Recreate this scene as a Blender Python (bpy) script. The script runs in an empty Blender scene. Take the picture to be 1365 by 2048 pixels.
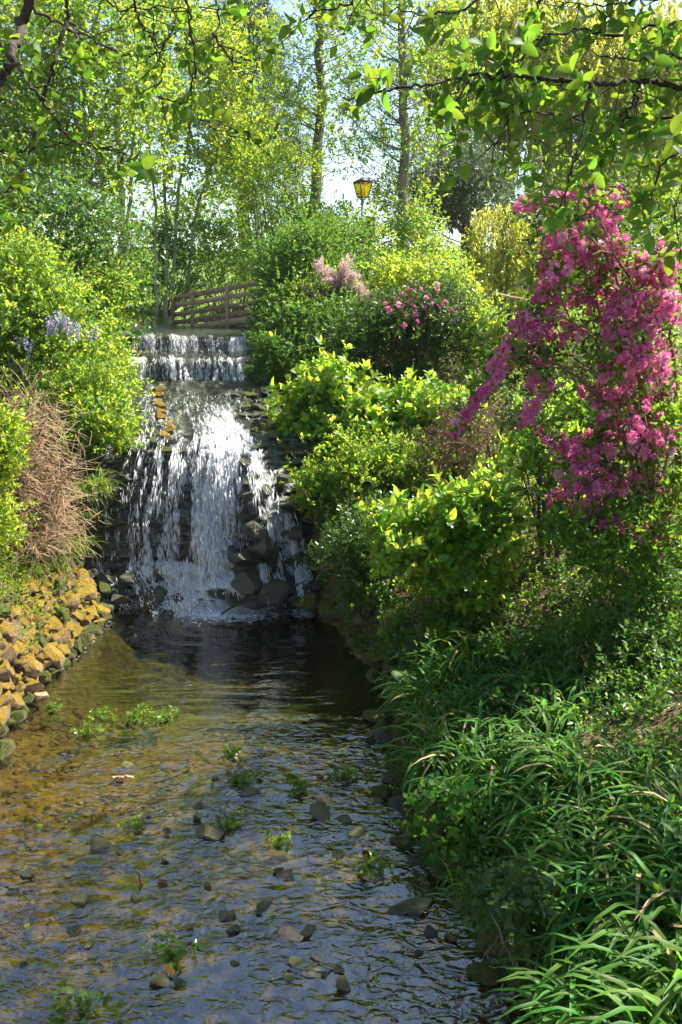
import bpy, math
import numpy as np
from mathutils import Vector, Matrix

S = bpy.context.scene
COL = S.collection
rad = math.radians
# ------------------------------------------------------------------ camera
CAM_H, PITCH, F = 4.0, rad(13.1), 1820.0
cd = bpy.data.cameras.new('camera'); cam = bpy.data.objects.new('camera', cd); COL.objects.link(cam)
cam.location = (0, 0, CAM_H); cam.rotation_euler = (rad(90) - PITCH, 0, 0)
cd.sensor_fit = 'VERTICAL'; cd.sensor_height = 36; cd.sensor_width = 24; cd.lens = 36 * F / 2048
cd.clip_start = 0.1; cd.clip_end = 2000
S.camera = cam
# ------------------------------------------------------------------ light
SUN_EL, SUN_AZ = rad(55), rad(66)
W = bpy.data.worlds.new('World'); S.world = W; W.use_nodes = True
wn = W.node_tree
sky = wn.nodes.new('ShaderNodeTexSky'); sky.sky_type = 'NISHITA'; sky.sun_disc = False
sky.sun_elevation = SUN_EL; sky.sun_rotation = SUN_AZ; sky.dust_density = .7; sky.air_density = 1.0
wn.links.new(sky.outputs[0], wn.nodes['Background'].inputs[0])
wn.nodes['Background'].inputs[1].default_value = 0.085
ld = bpy.data.lights.new('sun', 'SUN'); ld.energy = 5.0; ld.angle = rad(0.55); ld.color = (1.0, 0.93, 0.80)
sun = bpy.data.objects.new('sun', ld); COL.objects.link(sun)
TOSUN = Vector((math.sin(SUN_AZ) * math.cos(SUN_EL), math.cos(SUN_AZ) * math.cos(SUN_EL), math.sin(SUN_EL)))
sun.rotation_euler = TOSUN.to_track_quat('Z', 'Y').to_euler()
S.view_settings.view_transform = 'Standard'; S.view_settings.look = 'None'
S.view_settings.exposure = 1.9; S.view_settings.gamma = 1.0; S.view_settings.use_curve_mapping = False
S.cycles.max_bounces = 10; S.cycles.transparent_max_bounces = 12
S.cycles.diffuse_bounces = 4; S.cycles.glossy_bounces = 3; S.cycles.transmission_bounces = 6
S.cycles.sample_clamp_indirect = 6.0; S.cycles.use_denoising = True

# ------------------------------------------------------------------ camera geometry: pixels of the photo to places
CO, SI = math.cos(PITCH), math.sin(PITCH)
def ray(px, py):
    u = (px - 682.5) / F; v = (1024 - py) / F
    return np.array([u, CO + v * SI, -SI + v * CO])
def P(px, py, Y):
    d = ray(px, py); return np.array([0, 0, CAM_H]) + d * (Y / d[1])
def proj(p):
    p = np.atleast_2d(p); r = p - np.array([0, 0, CAM_H])
    f = r[:, 1] * CO - r[:, 2] * SI; up = r[:, 1] * SI + r[:, 2] * CO
    f = np.maximum(f, .05)
    return 682.5 + F * r[:, 0] / f, 1024 - F * up / f, f
def sm(t): t = np.clip(t, 0, 1); return t * t * (3 - 2 * t)

# ------------------------------------------------------------------ noise
def _h(i, j, k, s):
    n = (i * 374761393 + j * 668265263 + k * 2147483647 + s * 974634777) & 0xffffffff
    n = ((n ^ (n >> 13)) * 1274126177) & 0xffffffff
    n = ((n ^ (n >> 16)) * 2246822519) & 0xffffffff
    return ((n ^ (n >> 15)) & 0xffff) / 65535.0
def vnoise(p, seed=0):
    p = np.asarray(p, float); i = np.floor(p).astype(np.int64); f = p - i; f = f * f * (3 - 2 * f)
    r = 0
    for a in (0, 1):
        for b in (0, 1):
            for c in (0, 1):
                w = (f[..., 0] if a else 1 - f[..., 0]) * (f[..., 1] if b else 1 - f[..., 1]) * (f[..., 2] if c else 1 - f[..., 2])
                r = r + w * _h(i[..., 0] + a, i[..., 1] + b, i[..., 2] + c, seed)
    return r * 2 - 1
def fbm(p, seed=0, o=4):
    p = np.asarray(p, float); r = 0; a = 1; t = 0
    for q in range(o):
        r = r + a * vnoise(p, seed + q); t += a; a *= .5; p = p * 2.03
    return r / t

# ------------------------------------------------------------------ mesh helpers
def mesh(name, V, Fc, mat=None, smooth=False, attrs=None, uv=None):
    me = bpy.data.meshes.new(name); V = np.ascontiguousarray(V, np.float32); Fc = np.ascontiguousarray(Fc, np.int32)
    n, k = Fc.shape
    me.vertices.add(len(V)); me.vertices.foreach_set('co', V.ravel())
    me.loops.add(n * k); me.loops.foreach_set('vertex_index', Fc.ravel())
    me.polygons.add(n); me.polygons.foreach_set('loop_start', np.arange(0, n * k, k, dtype=np.int32))
    if smooth: me.polygons.foreach_set('use_smooth', np.ones(n, bool))
    if uv is not None:
        l = me.uv_layers.new(name='UVMap'); l.data.foreach_set('uv', np.ascontiguousarray(uv[Fc.ravel()], np.float32).ravel())
    for k_, v_ in (attrs or {}).items():
        a = me.attributes.new(k_, 'FLOAT', 'POINT'); a.data.foreach_set('value', np.ascontiguousarray(v_, np.float32))
    me.update(calc_edges=True); me.validate()
    if mat: me.materials.append(mat)
    return me
def link(name, me, parent=None):
    o = bpy.data.objects.new(name, me); COL.objects.link(o)
    if parent is not None: o.parent = parent
    return o
def thing(name, label, cat, loc=(0, 0, 0), group=None):
    o = bpy.data.objects.new(name, None); COL.objects.link(o); o.location = loc; o.empty_display_size = .1
    o['label'] = label; o['category'] = cat
    if group: o['group'] = group
    return o
def part(name, V, Fc, mat, parent, smooth=False, stuff=False, **k):
    V = np.asarray(V, float) - np.array(parent.location if parent is not None else (0, 0, 0))
    o = link(name, mesh(name, V, Fc, mat, smooth, **k), parent)
    if stuff: o['kind'] = 'stuff'
    return o
def struct(name, V, Fc, mat, smooth=True, kind='structure', parent=None, **k):
    o = link(name, mesh(name, V, Fc, mat, smooth, **k), parent); o['kind'] = kind; return o
def join(parts):
    Vs, Fs, n = [], [], 0
    for v, f in parts:
        Vs.append(v); Fs.append(np.asarray(f) + n); n += len(v)
    return np.concatenate(Vs), np.concatenate(Fs)
def scatter(T, pos, R, s):
    V, Fc = T; m = len(V); N = len(pos); s = np.asarray(s, float)
    if s.ndim == 1: s = np.repeat(s[:, None], 3, 1)
    o = np.einsum('nij,nmj->nmi', R, V[None] * s[:, None, :]) + pos[:, None, :]
    f = Fc[None] + (np.arange(N) * m)[:, None, None]
    return o.reshape(-1, 3), f.reshape(-1, Fc.shape[1])
def tube(pts, rr, k=6, cap=True):
    pts = np.asarray(pts, float); n = len(pts); rr = np.broadcast_to(np.asarray(rr, float), (n,))
    t = np.gradient(pts, axis=0); t /= np.linalg.norm(t, axis=1)[:, None] + 1e-9
    ref = np.array([0., 0, 1]) if abs(t[:, 2]).mean() < .8 else np.array([1., 0, 0])
    a = np.cross(t, ref); a /= np.linalg.norm(a, axis=1)[:, None] + 1e-9; b = np.cross(t, a)
    th = np.arange(k) * 2 * math.pi / k
    V = pts[:, None] + rr[:, None, None] * (np.cos(th)[None, :, None] * a[:, None] + np.sin(th)[None, :, None] * b[:, None])
    i = np.arange(n - 1)[:, None] * k; j = np.arange(k)[None]; j2 = (j + 1) % k
    q = np.stack([i + j, i + j2, i + k + j2, i + k + j], -1).reshape(-1, 4)
    tri = np.concatenate([q[:, [0, 1, 2]], q[:, [0, 2, 3]]])
    V = V.reshape(-1, 3)
    if cap and k >= 3:
        e = (n - 1) * k
        c = [[e, e + j_, e + j_ + 1] for j_ in range(1, k - 1)] + [[0, j_ + 1, j_] for j_ in range(1, k - 1)]
        tri = np.concatenate([tri, np.array(c)])
    return V, tri
def box(sx, sy, sz, bev=.0):
    v = np.array([[x, y, z] for x in (-.5, .5) for y in (-.5, .5) for z in (-.5, .5)]) * [sx, sy, sz]
    f = np.array([[0, 1, 3], [0, 3, 2], [4, 6, 7], [4, 7, 5], [0, 4, 5], [0, 5, 1], [2, 3, 7], [2, 7, 6], [0, 2, 6], [0, 6, 4], [1, 5, 7], [1, 7, 3]])
    return v, f
def beam(a, b, w, h, seed=0):
    """a sawn plank from a to b: slightly bowed, with small end chamfers"""
    a, b = np.asarray(a, float), np.asarray(b, float); d = b - a; L = np.linalg.norm(d); d /= L
    up = np.array([0, 0, 1.]) if abs(d[2]) < .8 else np.array([0, 1., 0])
    s = np.cross(d, up); s /= np.linalg.norm(s); u = np.cross(s, d)
    ts = [0, .012, .25, .5, .75, .988, 1]; V = []; rng = np.random.default_rng(seed)
    for i, t in enumerate(ts):
        k = .8 if i in (0, 6) else 1; off = rng.normal(0, .006, 2)
        for x, y in ((-1, -1), (1, -1), (1, 1), (-1, 1)):
            V.append(a + d * L * t + s * (x * w / 2 * k + off[0]) + u * (y * h / 2 * k + off[1]))
    Fc = []
    for i in range(6):
        for j in range(4):
            p, q = i * 4 + j, i * 4 + (j + 1) % 4; Fc += [[p, q, q + 4], [p, q + 4, p + 4]]
    Fc += [[0, 2, 1], [0, 3, 2], [24, 25, 26], [24, 26, 27]]
    return np.array(V), np.array(Fc)
def basis(d, roll, up_hint=None):
    """rotation matrices whose Y axis is d; roll random or with Z near up_hint"""
    d = d / (np.linalg.norm(d, axis=1)[:, None] + 1e-9)
    ref = np.where(np.abs(d[:, 2:3]) < .9, np.array([[0, 0, 1.]]), np.array([[1., 0, 0]]))
    x = np.cross(d, ref); x /= np.linalg.norm(x, axis=1)[:, None] + 1e-9; z = np.cross(x, d)
    c, s = np.cos(roll)[:, None], np.sin(roll)[:, None]
    x2 = x * c + z * s; z2 = -x * s + z * c
    return np.stack([x2, d, z2], -1)

# ------------------------------------------------------------------ leaf shapes: length 1 along +Y, normal +Z
def leaf8(w, fold=.22, droop=.18):
    t = np.array([0, .28, .62, 1.]); hw = np.array([.012, w * .5, w * .42, 0])
    V = [[0, 0, 0]]
    for i in (1, 2):
        z = -droop * t[i] ** 2
        V += [[-hw[i], t[i], z + fold * hw[i]], [0, t[i], z], [hw[i], t[i], z + fold * hw[i]]]
    V += [[0, 1, -droop]]
    Fc = [[0, 2, 1], [0, 3, 2], [1, 2, 5], [1, 5, 4], [2, 3, 6], [2, 6, 5], [4, 5, 7], [5, 6, 7]]
    return np.array(V), np.array(Fc)
def leaf_toothed(w, fold=.2, droop=.2, teeth=.9):
    n = 9; t = np.linspace(0, 1, n); hw = w * .5 * np.sin(np.pi * np.clip(t * .93 + .04, 0, 1) ** .8) ** .85; hw[0] = .02; hw[-1] = 0
    hw[1:-1:2] *= teeth
    V = []
    for i in range(n):
        z = -droop * t[i] ** 2
        V += [[-hw[i], t[i], z + fold * hw[i]], [0, t[i], z], [hw[i], t[i], z + fold * hw[i]]]
    Fc = []
    for i in range(n - 1):
        a = i * 3
        for q in (0, 1): Fc += [[a + q, a + q + 1, a + q + 4], [a + q, a + q + 4, a + q + 3]]
    return np.array(V), np.array(Fc)
def leaf_smooth(w): return leaf_toothed(w, .28, .28, 1.0)
def leaf4(w, fold=.25, droop=.12):
    V = np.array([[0, 0, 0], [-w / 2, .42, fold * w / 2 - .02], [0, .48, -.03], [w / 2, .42, fold * w / 2 - .02], [0, 1, -droop]])
    return V, np.array([[0, 2, 1], [0, 3, 2], [1, 2, 4], [2, 3, 4]])
def leaf2(w, fold=.3, droop=.0):
    V = np.array([[0, 0, 0], [-w / 2, .45, fold * w / 2], [w / 2, .45, fold * w / 2], [0, 1, 0]])
    return V, np.array([[0, 3, 1], [0, 2, 3]])
def strap(n, L, lean, w, twist=0, seed=0):
    """arching strap leaf: rises, bends over and hangs"""
    rng = np.random.default_rng(seed); t = np.linspace(0, 1, n)
    ang = np.interp(t, [0, .3, .6, 1], [rad(78), rad(60 - lean * 12), rad(12 - lean * 30), rad(-38 - lean * 28)])
    st = L / (n - 1); y = np.concatenate([[0], np.cumsum(np.cos(ang[:-1]) * st)]); z = np.concatenate([[0], np.cumsum(np.sin(ang[:-1]) * st)])
    sx = rng.normal(0, .06) * t ** 2
    hw = w * .5 * np.interp(t, [0, .15, .5, .8, 1], [.55, .9, 1, .7, .03])
    V = []
    for i in range(n):
        nrm = np.array([0, -math.sin(ang[i]), math.cos(ang[i])])
        c = np.array([sx[i], y[i], z[i]])
        V += [c + [-hw[i], 0, 0] + nrm * hw[i] * .35, c, c + [hw[i], 0, 0] + nrm * hw[i] * .35]
    Fc = []
    for i in range(n - 1):
        a = i * 3
        for q in (0, 1): Fc += [[a + q, a + q + 1, a + q + 4], [a + q, a + q + 4, a + q + 3]]
    return np.array(V), np.array(Fc)
def frond(np_=17, L=1.0, w=.19, droop=.5):
    """fern frond: arched rachis with paired pinnae"""
    parts = []; t = np.linspace(0, 1, 10)
    y = L * t * (1 - .12 * t); z = L * (.42 * t - droop * t ** 2)
    parts.append(tube(np.stack([0 * t, y, z], -1), .006 * L * (1.1 - t), 3, False))
    for i in range(np_):
        s = .1 + .88 * i / np_; cy, cz = np.interp(s, t, y), np.interp(s, t, z)
        ln = w * L * 1.2 * math.sin(math.pi * min(1, (s * .92 + .1))) ** .7 * (1 if s < .5 else 1.05)
        for sd in (-1, 1):
            V, Fc = leaf4(.27, .1, .15)
            th = rad(20); V = V * ln; x = V[:, 1] * math.cos(th) * sd; yy = V[:, 1] * math.sin(th) + V[:, 0]
            parts.append((np.stack([x, cy + yy, cz + V[:, 2] * .8], -1), Fc if sd > 0 else Fc[:, ::-1]))
    return join(parts)
def flower_cluster(seed, n=14, r=1.0):
    """a tight bunch of small five-petalled trumpets; radius about 1"""
    rng = np.random.default_rng(seed); parts = []
    ga = 2.4
    for i in range(n):
        zz = 1 - 1.5 * (i + .5) / n; ph = ga * i + rng.normal(0, .2); rr = math.sqrt(max(0, 1 - zz * zz))
        d = np.array([rr * math.cos(ph), rr * math.sin(ph), zz]) + rng.normal(0, .12, 3)
        R = basis(d[None], np.array([rng.uniform(0, 6)]))[0]
        for k in range(5):
            a = k * 2 * math.pi / 5; c, s = math.cos(a), math.sin(a); q = .36
            tip = np.array([c * q, .95 + .08 * rng.normal(), s * q]); b0 = np.array([c * .05, .25, s * .05])
            e1 = np.array([math.cos(a + .5) * q * .6, .82, math.sin(a + .5) * q * .6]); e2 = np.array([math.cos(a - .5) * q * .6, .82, math.sin(a - .5) * q * .6])
            parts.append((np.stack([b0, e1, tip, e2]) @ R.T, np.array([[0, 1, 2], [0, 2, 3]])))
    V, Fc = join(parts); return V * r, Fc
def ico(sub=1):
    g = (1 + 5 ** .5) / 2
    V = np.array([[-1, g, 0], [1, g, 0], [-1, -g, 0], [1, -g, 0], [0, -1, g], [0, 1, g], [0, -1, -g], [0, 1, -g], [g, 0, -1], [g, 0, 1], [-g, 0, -1], [-g, 0, 1]], float)
    Fc = np.array([[0, 11, 5], [0, 5, 1], [0, 1, 7], [0, 7, 10], [0, 10, 11], [1, 5, 9], [5, 11, 4], [11, 10, 2], [10, 7, 6], [7, 1, 8], [3, 9, 4], [3, 4, 2], [3, 2, 6], [3, 6, 8], [3, 8, 9], [4, 9, 5], [2, 4, 11], [6, 2, 10], [8, 6, 7], [9, 8, 1]])
    V /= np.linalg.norm(V, axis=1)[:, None]
    for _ in range(sub):
        d = {}; nv = list(V); nf = []
        def mid(a, b):
            k = (min(a, b), max(a, b))
            if k not in d:
                m = nv[a] + nv[b]; d[k] = len(nv); nv.append(m / np.linalg.norm(m))
            return d[k]
        for a, b, c in Fc:
            x, y, z = mid(a, b), mid(b, c), mid(c, a); nf += [[a, x, z], [b, y, x], [c, z, y], [x, y, z]]
        V, Fc = np.array(nv), np.array(nf)
    return V, Fc
def rock(seed, sub=2, angular=.5):
    V, Fc = ico(sub); rng = np.random.default_rng(seed)
    for _ in range(11):                                   # knock flat faces off, as broken stone has
        n = rng.normal(size=3); n /= np.linalg.norm(n); c = rng.uniform(.36, .8)
        h = V @ n; V = V - np.where(h > c, (h - c) * angular, 0)[:, None] * n
    V = V * (1 + .09 * fbm(V * 1.6 + seed * 7.3, seed, 3)[:, None])
    V = V + .03 * np.stack([vnoise(V * 4 + seed, 3), vnoise(V * 4 + seed, 5), vnoise(V * 4 + seed, 9)], -1)
    return V, Fc

# ------------------------------------------------------------------ materials
def nm(name):
    m = bpy.data.materials.new(name); m.use_nodes = True; nt = m.node_tree; nt.nodes.clear()
    return m, nt, lambda t, **k: _nd(nt, t, k), nt.links.new
def _nd(nt, t, k):
    n = nt.nodes.new('ShaderNode' + t)
    for a, v in k.items(): setattr(n, a, v)
    return n
def ramp(N, stops):
    r = N('ValToRGB'); e = r.color_ramp.elements
    while len(e) < len(stops): e.new(.5)
    for i, (p, c) in enumerate(stops): e[i].position = p; e[i].color = (*c, 1) if len(c) == 3 else c
    return r
def leafmat(name, base, trans, tw=.45, rough=.42, var=.5, spec=.4, hue=.035):
    m, nt, N, L = nm(name)
    geo = N('NewGeometry'); oi = N('ObjectInfo')
    ad = N('Math', operation='ADD'); L(geo.outputs['Random Per Island'], ad.inputs[0]); L(oi.outputs['Random'], ad.inputs[1])
    fr = N('Math', operation='FRACT'); L(ad.outputs[0], fr.inputs[0])
    mu = N('Math', operation='MULTIPLY'); L(fr.outputs[0], mu.inputs[0]); mu.inputs[1].default_value = 7.31
    fr2 = N('Math', operation='FRACT'); L(mu.outputs[0], fr2.inputs[0])
    mv = N('MapRange'); L(fr.outputs[0], mv.inputs[0]); mv.inputs[3].default_value = 1 - var * .55; mv.inputs[4].default_value = 1 + var * .6
    mh = N('MapRange'); L(fr2.outputs[0], mh.inputs[0]); mh.inputs[3].default_value = .5 - hue; mh.inputs[4].default_value = .5 + hue * .6
    cols = []
    for c in (base, trans):
        h = N('HueSaturation'); h.inputs['Color'].default_value = (*c, 1); L(mv.outputs[0], h.inputs['Value']); L(mh.outputs[0], h.inputs['Hue']); cols.append(h)
    p = N('BsdfPrincipled'); L(cols[0].outputs[0], p.inputs['Base Color']); p.inputs['Roughness'].default_value = rough; p.inputs['Specular IOR Level'].default_value = spec
    t = N('BsdfTranslucent'); L(cols[1].outputs[0], t.inputs['Color'])
    mx = N('MixShader'); mx.inputs[0].default_value = tw; L(p.outputs[0], mx.inputs[1]); L(t.outputs[0], mx.inputs[2])
    o = N('OutputMaterial'); L(mx.outputs[0], o.inputs[0]); return m
def solidmat(name, c1, c2, scale=6, rough=.8, bump=.3, stretch=(1, 1, 1), spec=.3, moss=None, moss_amt=.5, coat=0, wet=None):
    m, nt, N, L = nm(name)
    tc = N('TexCoord'); mp = N('Mapping'); L(tc.outputs['Object'], mp.inputs[0]); mp.inputs['Scale'].default_value = stretch
    oi = N('ObjectInfo'); sc = N('Vector' + 'Math', operation='ADD'); L(mp.outputs[0], sc.inputs[0])
    rs = N('Math', operation='MULTIPLY'); L(oi.outputs['Random'], rs.inputs[0]); rs.inputs[1].default_value = 37.0; L(rs.outputs[0], sc.inputs[1])
    n1 = N('TexNoise'); n1.inputs['Scale'].default_value = scale; n1.inputs['Detail'].default_value = 8; n1.inputs['Roughness'].default_value = .65; L(sc.outputs[0], n1.inputs['Vector'])
    r = ramp(N, [(.3, c1), (.7, c2)]); L(n1.outputs[0], r.inputs[0])
    hv = N('HueSaturation'); L(r.outputs[0], hv.inputs['Color'])
    mv = N('MapRange'); L(oi.outputs['Random'], mv.inputs[0]); mv.inputs[3].default_value = .7; mv.inputs[4].default_value = 1.3; L(mv.outputs[0], hv.inputs['Value'])
    col = hv.outputs[0]
    if moss:
        g = N('NewGeometry'); sx = N('SeparateXYZ'); L(g.outputs['Normal'], sx.inputs[0])
        n2 = N('TexNoise'); n2.inputs['Scale'].default_value = scale * .7; n2.inputs['Detail'].default_value = 5; L(sc.outputs[0], n2.inputs['Vector'])
        a = N('Math', operation='MULTIPLY_ADD'); L(sx.outputs[2], a.inputs[0]); a.inputs[1].default_value = .45; L(n2.outputs[0], a.inputs[2])
        rm = ramp(N, [(1 - moss_amt - .06, (0, 0, 0)), (1 - moss_amt + .08, (1, 1, 1))]); L(a.outputs[0], rm.inputs[0])
        n3 = N('TexNoise'); n3.inputs['Scale'].default_value = 5; L(sc.outputs[0], n3.inputs['Vector'])
        mr = ramp(N, [(.35, moss[0]), (.65, moss[1])]); L(n3.outputs[0], mr.inputs[0])
        mc = N('Mix', data_type='RGBA'); L(rm.outputs[0], mc.inputs[0]); L(col, mc.inputs[6]); L(mr.outputs[0], mc.inputs[7]); col = mc.outputs[2]
    p = N('BsdfPrincipled'); L(col, p.inputs['Base Color']); p.inputs['Roughness'].default_value = rough; p.inputs['Specular IOR Level'].default_value = spec
    p.inputs['Coat Weight'].default_value = coat; p.inputs['Coat Roughness'].default_value = .12
    nb = N('TexNoise'); nb.inputs['Scale'].default_value = scale * 4; nb.inputs['Detail'].default_value = 6; L(sc.outputs[0], nb.inputs['Vector'])
    b = N('Bump'); b.inputs['Strength'].default_value = bump; b.inputs['Distance'].default_value = .03; L(nb.outputs[0], b.inputs['Height']); L(b.outputs[0], p.inputs['Normal'])
    if coat: L(b.outputs[0], p.inputs['Coat Normal'])
    o = N('OutputMaterial'); L(p.outputs[0], o.inputs[0]); return m

LM = {
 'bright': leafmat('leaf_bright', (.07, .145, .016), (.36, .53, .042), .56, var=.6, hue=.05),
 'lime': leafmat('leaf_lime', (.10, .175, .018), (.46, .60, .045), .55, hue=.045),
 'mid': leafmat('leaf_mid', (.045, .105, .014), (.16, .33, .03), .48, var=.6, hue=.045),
 'thicket': leafmat('leaf_thicket', (.035, .085, .012), (.14, .28, .025), .45, rough=.36, var=.7, hue=.045),
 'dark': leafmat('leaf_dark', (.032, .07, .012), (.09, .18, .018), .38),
 'ivy': leafmat('leaf_ivy', (.038, .085, .015), (.11, .22, .02), .36, rough=.3, spec=.5),
 'hyd': leafmat('leaf_hydrangea', (.075, .17, .018), (.42, .62, .05), .54, rough=.38, var=.6, hue=.045),
 'willow': leafmat('leaf_willow', (.14, .175, .03), (.62, .68, .085), .62),
 'grey': leafmat('leaf_greygreen', (.07, .10, .055), (.12, .18, .08), .35),
 'blade': leafmat('leaf_blade', (.05, .135, .018), (.16, .38, .03), .45, rough=.5, spec=.25, var=.7, hue=.04),
 'grass': leafmat('leaf_grass', (.085, .15, .02), (.25, .38, .03), .45),
 'fern': leafmat('leaf_fern', (.05, .11, .014), (.18, .33, .025), .45),
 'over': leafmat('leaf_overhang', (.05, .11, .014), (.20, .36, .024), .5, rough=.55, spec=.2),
 'pine': leafmat('leaf_pine', (.025, .045, .022), (.03, .06, .02), .2),
 'red': leafmat('leaf_bronze', (.07, .05, .03), (.14, .09, .035), .4),
 'weed': leafmat('leaf_waterweed', (.07, .13, .015), (.2, .33, .03), .4, rough=.25, spec=.6),
 'pink': leafmat('petal_pink', (.76, .20, .41), (.76, .21, .41), .48, rough=.6, var=.6, spec=.15, hue=.035),
 'lightpink': leafmat('petal_light_pink', (.85, .42, .56), (.85, .40, .54), .45, rough=.6, var=.4, spec=.15, hue=.03),
 'palepink': leafmat('petal_pale_pink', (.68, .50, .52), (.60, .40, .44), .4, rough=.7, var=.4, spec=.1),
 'mauve': leafmat('petal_mauve', (.50, .44, .62), (.4, .36, .52), .4, rough=.7, var=.3, spec=.1),
 'twig': leafmat('dry_twig', (.34, .25, .14), (.1, .06, .03), .05, rough=.8, spec=.15, var=.9),
 'drygrass': leafmat('dry_grass', (.32, .25, .13), (.2, .15, .07), .2, rough=.8, spec=.15),
}
BARK = solidmat('bark', (.09, .078, .055), (.24, .21, .155), 9, .9, .8, (1, 1, .25), .2)
BARKP = solidmat('bark_pale', (.16, .15, .12), (.36, .34, .28), 9, .9, .8, (1, 1, .25), .2)
BARKD = solidmat('bark_dark', (.022, .017, .012), (.06, .047, .033), 14, .85, .6, (1, 1, .4), .25)
BARKB = solidmat('stem_brown', (.09, .055, .028), (.24, .16, .085), 14, .8, .4, (1, 1, .3), .25)
WOOD = solidmat('weathered_wood', (.19, .135, .075), (.36, .26, .15), 7, .8, .4, (.5, 3, 3), .25)
WOODD = solidmat('dark_wood', (.045, .03, .018), (.09, .06, .038), 7, .75, .4, (.5, 3, 3), .25)
STONE = solidmat('wall_stone', (.085, .06, .03), (.31, .215, .115), 4.5, .9, 1.0, moss=((.30, .165, .012), (.13, .12, .014)), moss_amt=.34)
STONEM = solidmat('mossy_stone', (.06, .05, .03), (.17, .14, .085), 5, .85, 1.0, moss=((.035, .05, .008), (.09, .10, .012)), moss_amt=.5)
STONEW = solidmat('wet_stone', (.010, .009, .007), (.055, .05, .038), 5, .45, .8, spec=.5, moss=((.018, .026, .007), (.035, .04, .010)), moss_amt=.35, coat=.5)
STONEP = solidmat('stream_stone', (.035, .03, .02), (.12, .10, .07), 5, .5, .6, spec=.5, coat=.35, moss=((.04, .05, .01), (.09, .08, .014)), moss_amt=.28)
STONEO = solidmat('ochre_stone', (.26, .15, .07), (.42, .29, .17), 4, .55, .5, spec=.4, coat=.3)

# ------------------------------------------------------------------ terrain
def xr(y): return .045 * np.sin(np.asarray(y) * 6.1) + .03 * np.sin(np.asarray(y) * 15.7 + 1) + np.interp(y, [-3, 4.37, 5.2, 6.05, 7.0, 7.6, 8.67, 10.2, 11.55, 12.3, 13.2, 15, 16, 30], [1.9, 1.12, .86, .63, .5, .42, .58, .12, -.33, -.62, -1.0, -1.40, -1.5, -1.2])
def xl(y): return np.interp(y, [-3, 6, 7.4, 8, 9.6, 11.1, 12.2, 12.7, 15, 16, 30], [-3.9, -3.7, -3.28, -3.25, -3.18, -3.05, -3.55, -3.2, -3.55, -3.55, -4.4])
def hbase_r(y): return np.interp(y, [-3, 5, 7.5, 8.7, 9.5, 11.5, 12.5, 14, 15.5, 17, 22, 26, 75, 120, 200], [.12, .1, .1, .38, .6, .95, 1.3, 1.95, 2.75, 3.3, 3.5, 3.75, 7.9, 8.5, 0])
def hbase_l(y): return np.interp(y, [-3, 7, 8, 11, 12, 13, 15, 16, 22, 26, 75, 120, 200], [.6, .7, .72, .75, 1.3, 2.1, 2.9, 3.3, 3.5, 3.75, 7.9, 8.5, 0])
def bed(y):
    b = np.interp(y, [-3, 7.2, 8.2, 9.5, 11, 11.8, 12.2, 12.4, 15, 15.5, 16, 30], [-.13, -.13, -.2, -.5, -.5, -.4, -.4, 1.5, 2.2, 2.5, 3.0, 3.0])
    return b
def height(x, y):
    x = np.asarray(x, float); y = np.asarray(y, float)
    r, l = xr(y), xl(y); dr, dl = x - r, l - x
    near = np.interp(y, [20, 26], [1, 0])
    nz = .10 * fbm(np.stack([x * 1.1, y * 1.1, 0 * x], -1), 11, 4)
    sl_r = np.interp(y, [8, 11, 14, 17], [.33, .3, .13, .03]); hb = hbase_r(y)
    wall = np.interp(y, [6.5, 8.5, 12], [.35, .2, .2])
    zr = hb * sm(dr / wall + .15) + sl_r * np.maximum(dr, 0)
    cap = np.interp(y, [0, 15, 17], [3.2, 3.5, 3.6]) + .08 * np.maximum(y - 26, 0)
    zr = np.where(zr > cap - .4, cap - .4 + .8 * (1 - np.exp(-(zr - cap + .4) / .8)), zr) if True else zr
    zr = np.where(y > 26, hbase_r(y), zr)
    hl = hbase_l(y)
    zl = hl * sm(dl / .6 + .12) + .75 * np.maximum(dl - .5, 0)
    capl = np.interp(y, [0, 12, 16], [3.4, 3.6, 3.8])
    zl = np.where(zl > capl - .5, capl - .5 + .7 * (1 - np.exp(-(zl - capl + .5) / .7)), zl)
    zl = np.where(y > 26, hl, zl)
    b = bed(y) + .04 * fbm(np.stack([x * 3, y * 3, 0 * x], -1), 5, 3)
    edge = np.minimum(-dr, -dl)
    b = np.where(y < 12, b * (.35 + .65 * sm(edge / .5)), b)
    z = np.where(dr > 0, zr, np.where(dl > 0, zl, b))
    z = np.where((dr > 0) | (dl > 0), z + nz * sm(np.maximum(dr, dl) / .4), z)
    z = np.where(y > 26, hbase_r(y) + .15 * fbm(np.stack([x * .15, y * .15, 0 * x], -1), 3, 3), z)
    return z
def G(px, py, y0=3.5, y1=70):
    """where the line of sight through a pixel meets the ground"""
    d = ray(px, py); Y = np.linspace(y0, y1, 4000); p = np.array([[0, 0, CAM_H]]) + d[None] * (Y / d[1])[:, None]
    below = p[:, 2] < height(p[:, 0], p[:, 1]); i = int(np.argmax(below)); return p[i] if below.any() else p[-1]
xs = np.concatenate([-np.geomspace(200, 9, 26), np.arange(-8.8, 9.0, .09), np.geomspace(9.1, 200, 26)])
ys = np.concatenate([[-60, -30, -14, -7, -3, 0, 2], np.arange(3, 20, .09), np.arange(20, 30, .4), np.geomspace(30.5, 200, 40)])
X, Y = np.meshgrid(xs, ys); Z = height(X, Y); nx, ny = len(xs), len(ys)
def gridfaces(nx, ny):
    i = (np.arange(ny - 1)[:, None] * nx + np.arange(nx - 1)[None]).ravel(); return np.stack([i, i + 1, i + nx + 1, i + nx], -1)
m, nt, N, L = nm('ground_soil')
geo = N('NewGeometry'); sx = N('SeparateXYZ'); L(geo.outputs['Position'], sx.inputs[0])
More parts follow.
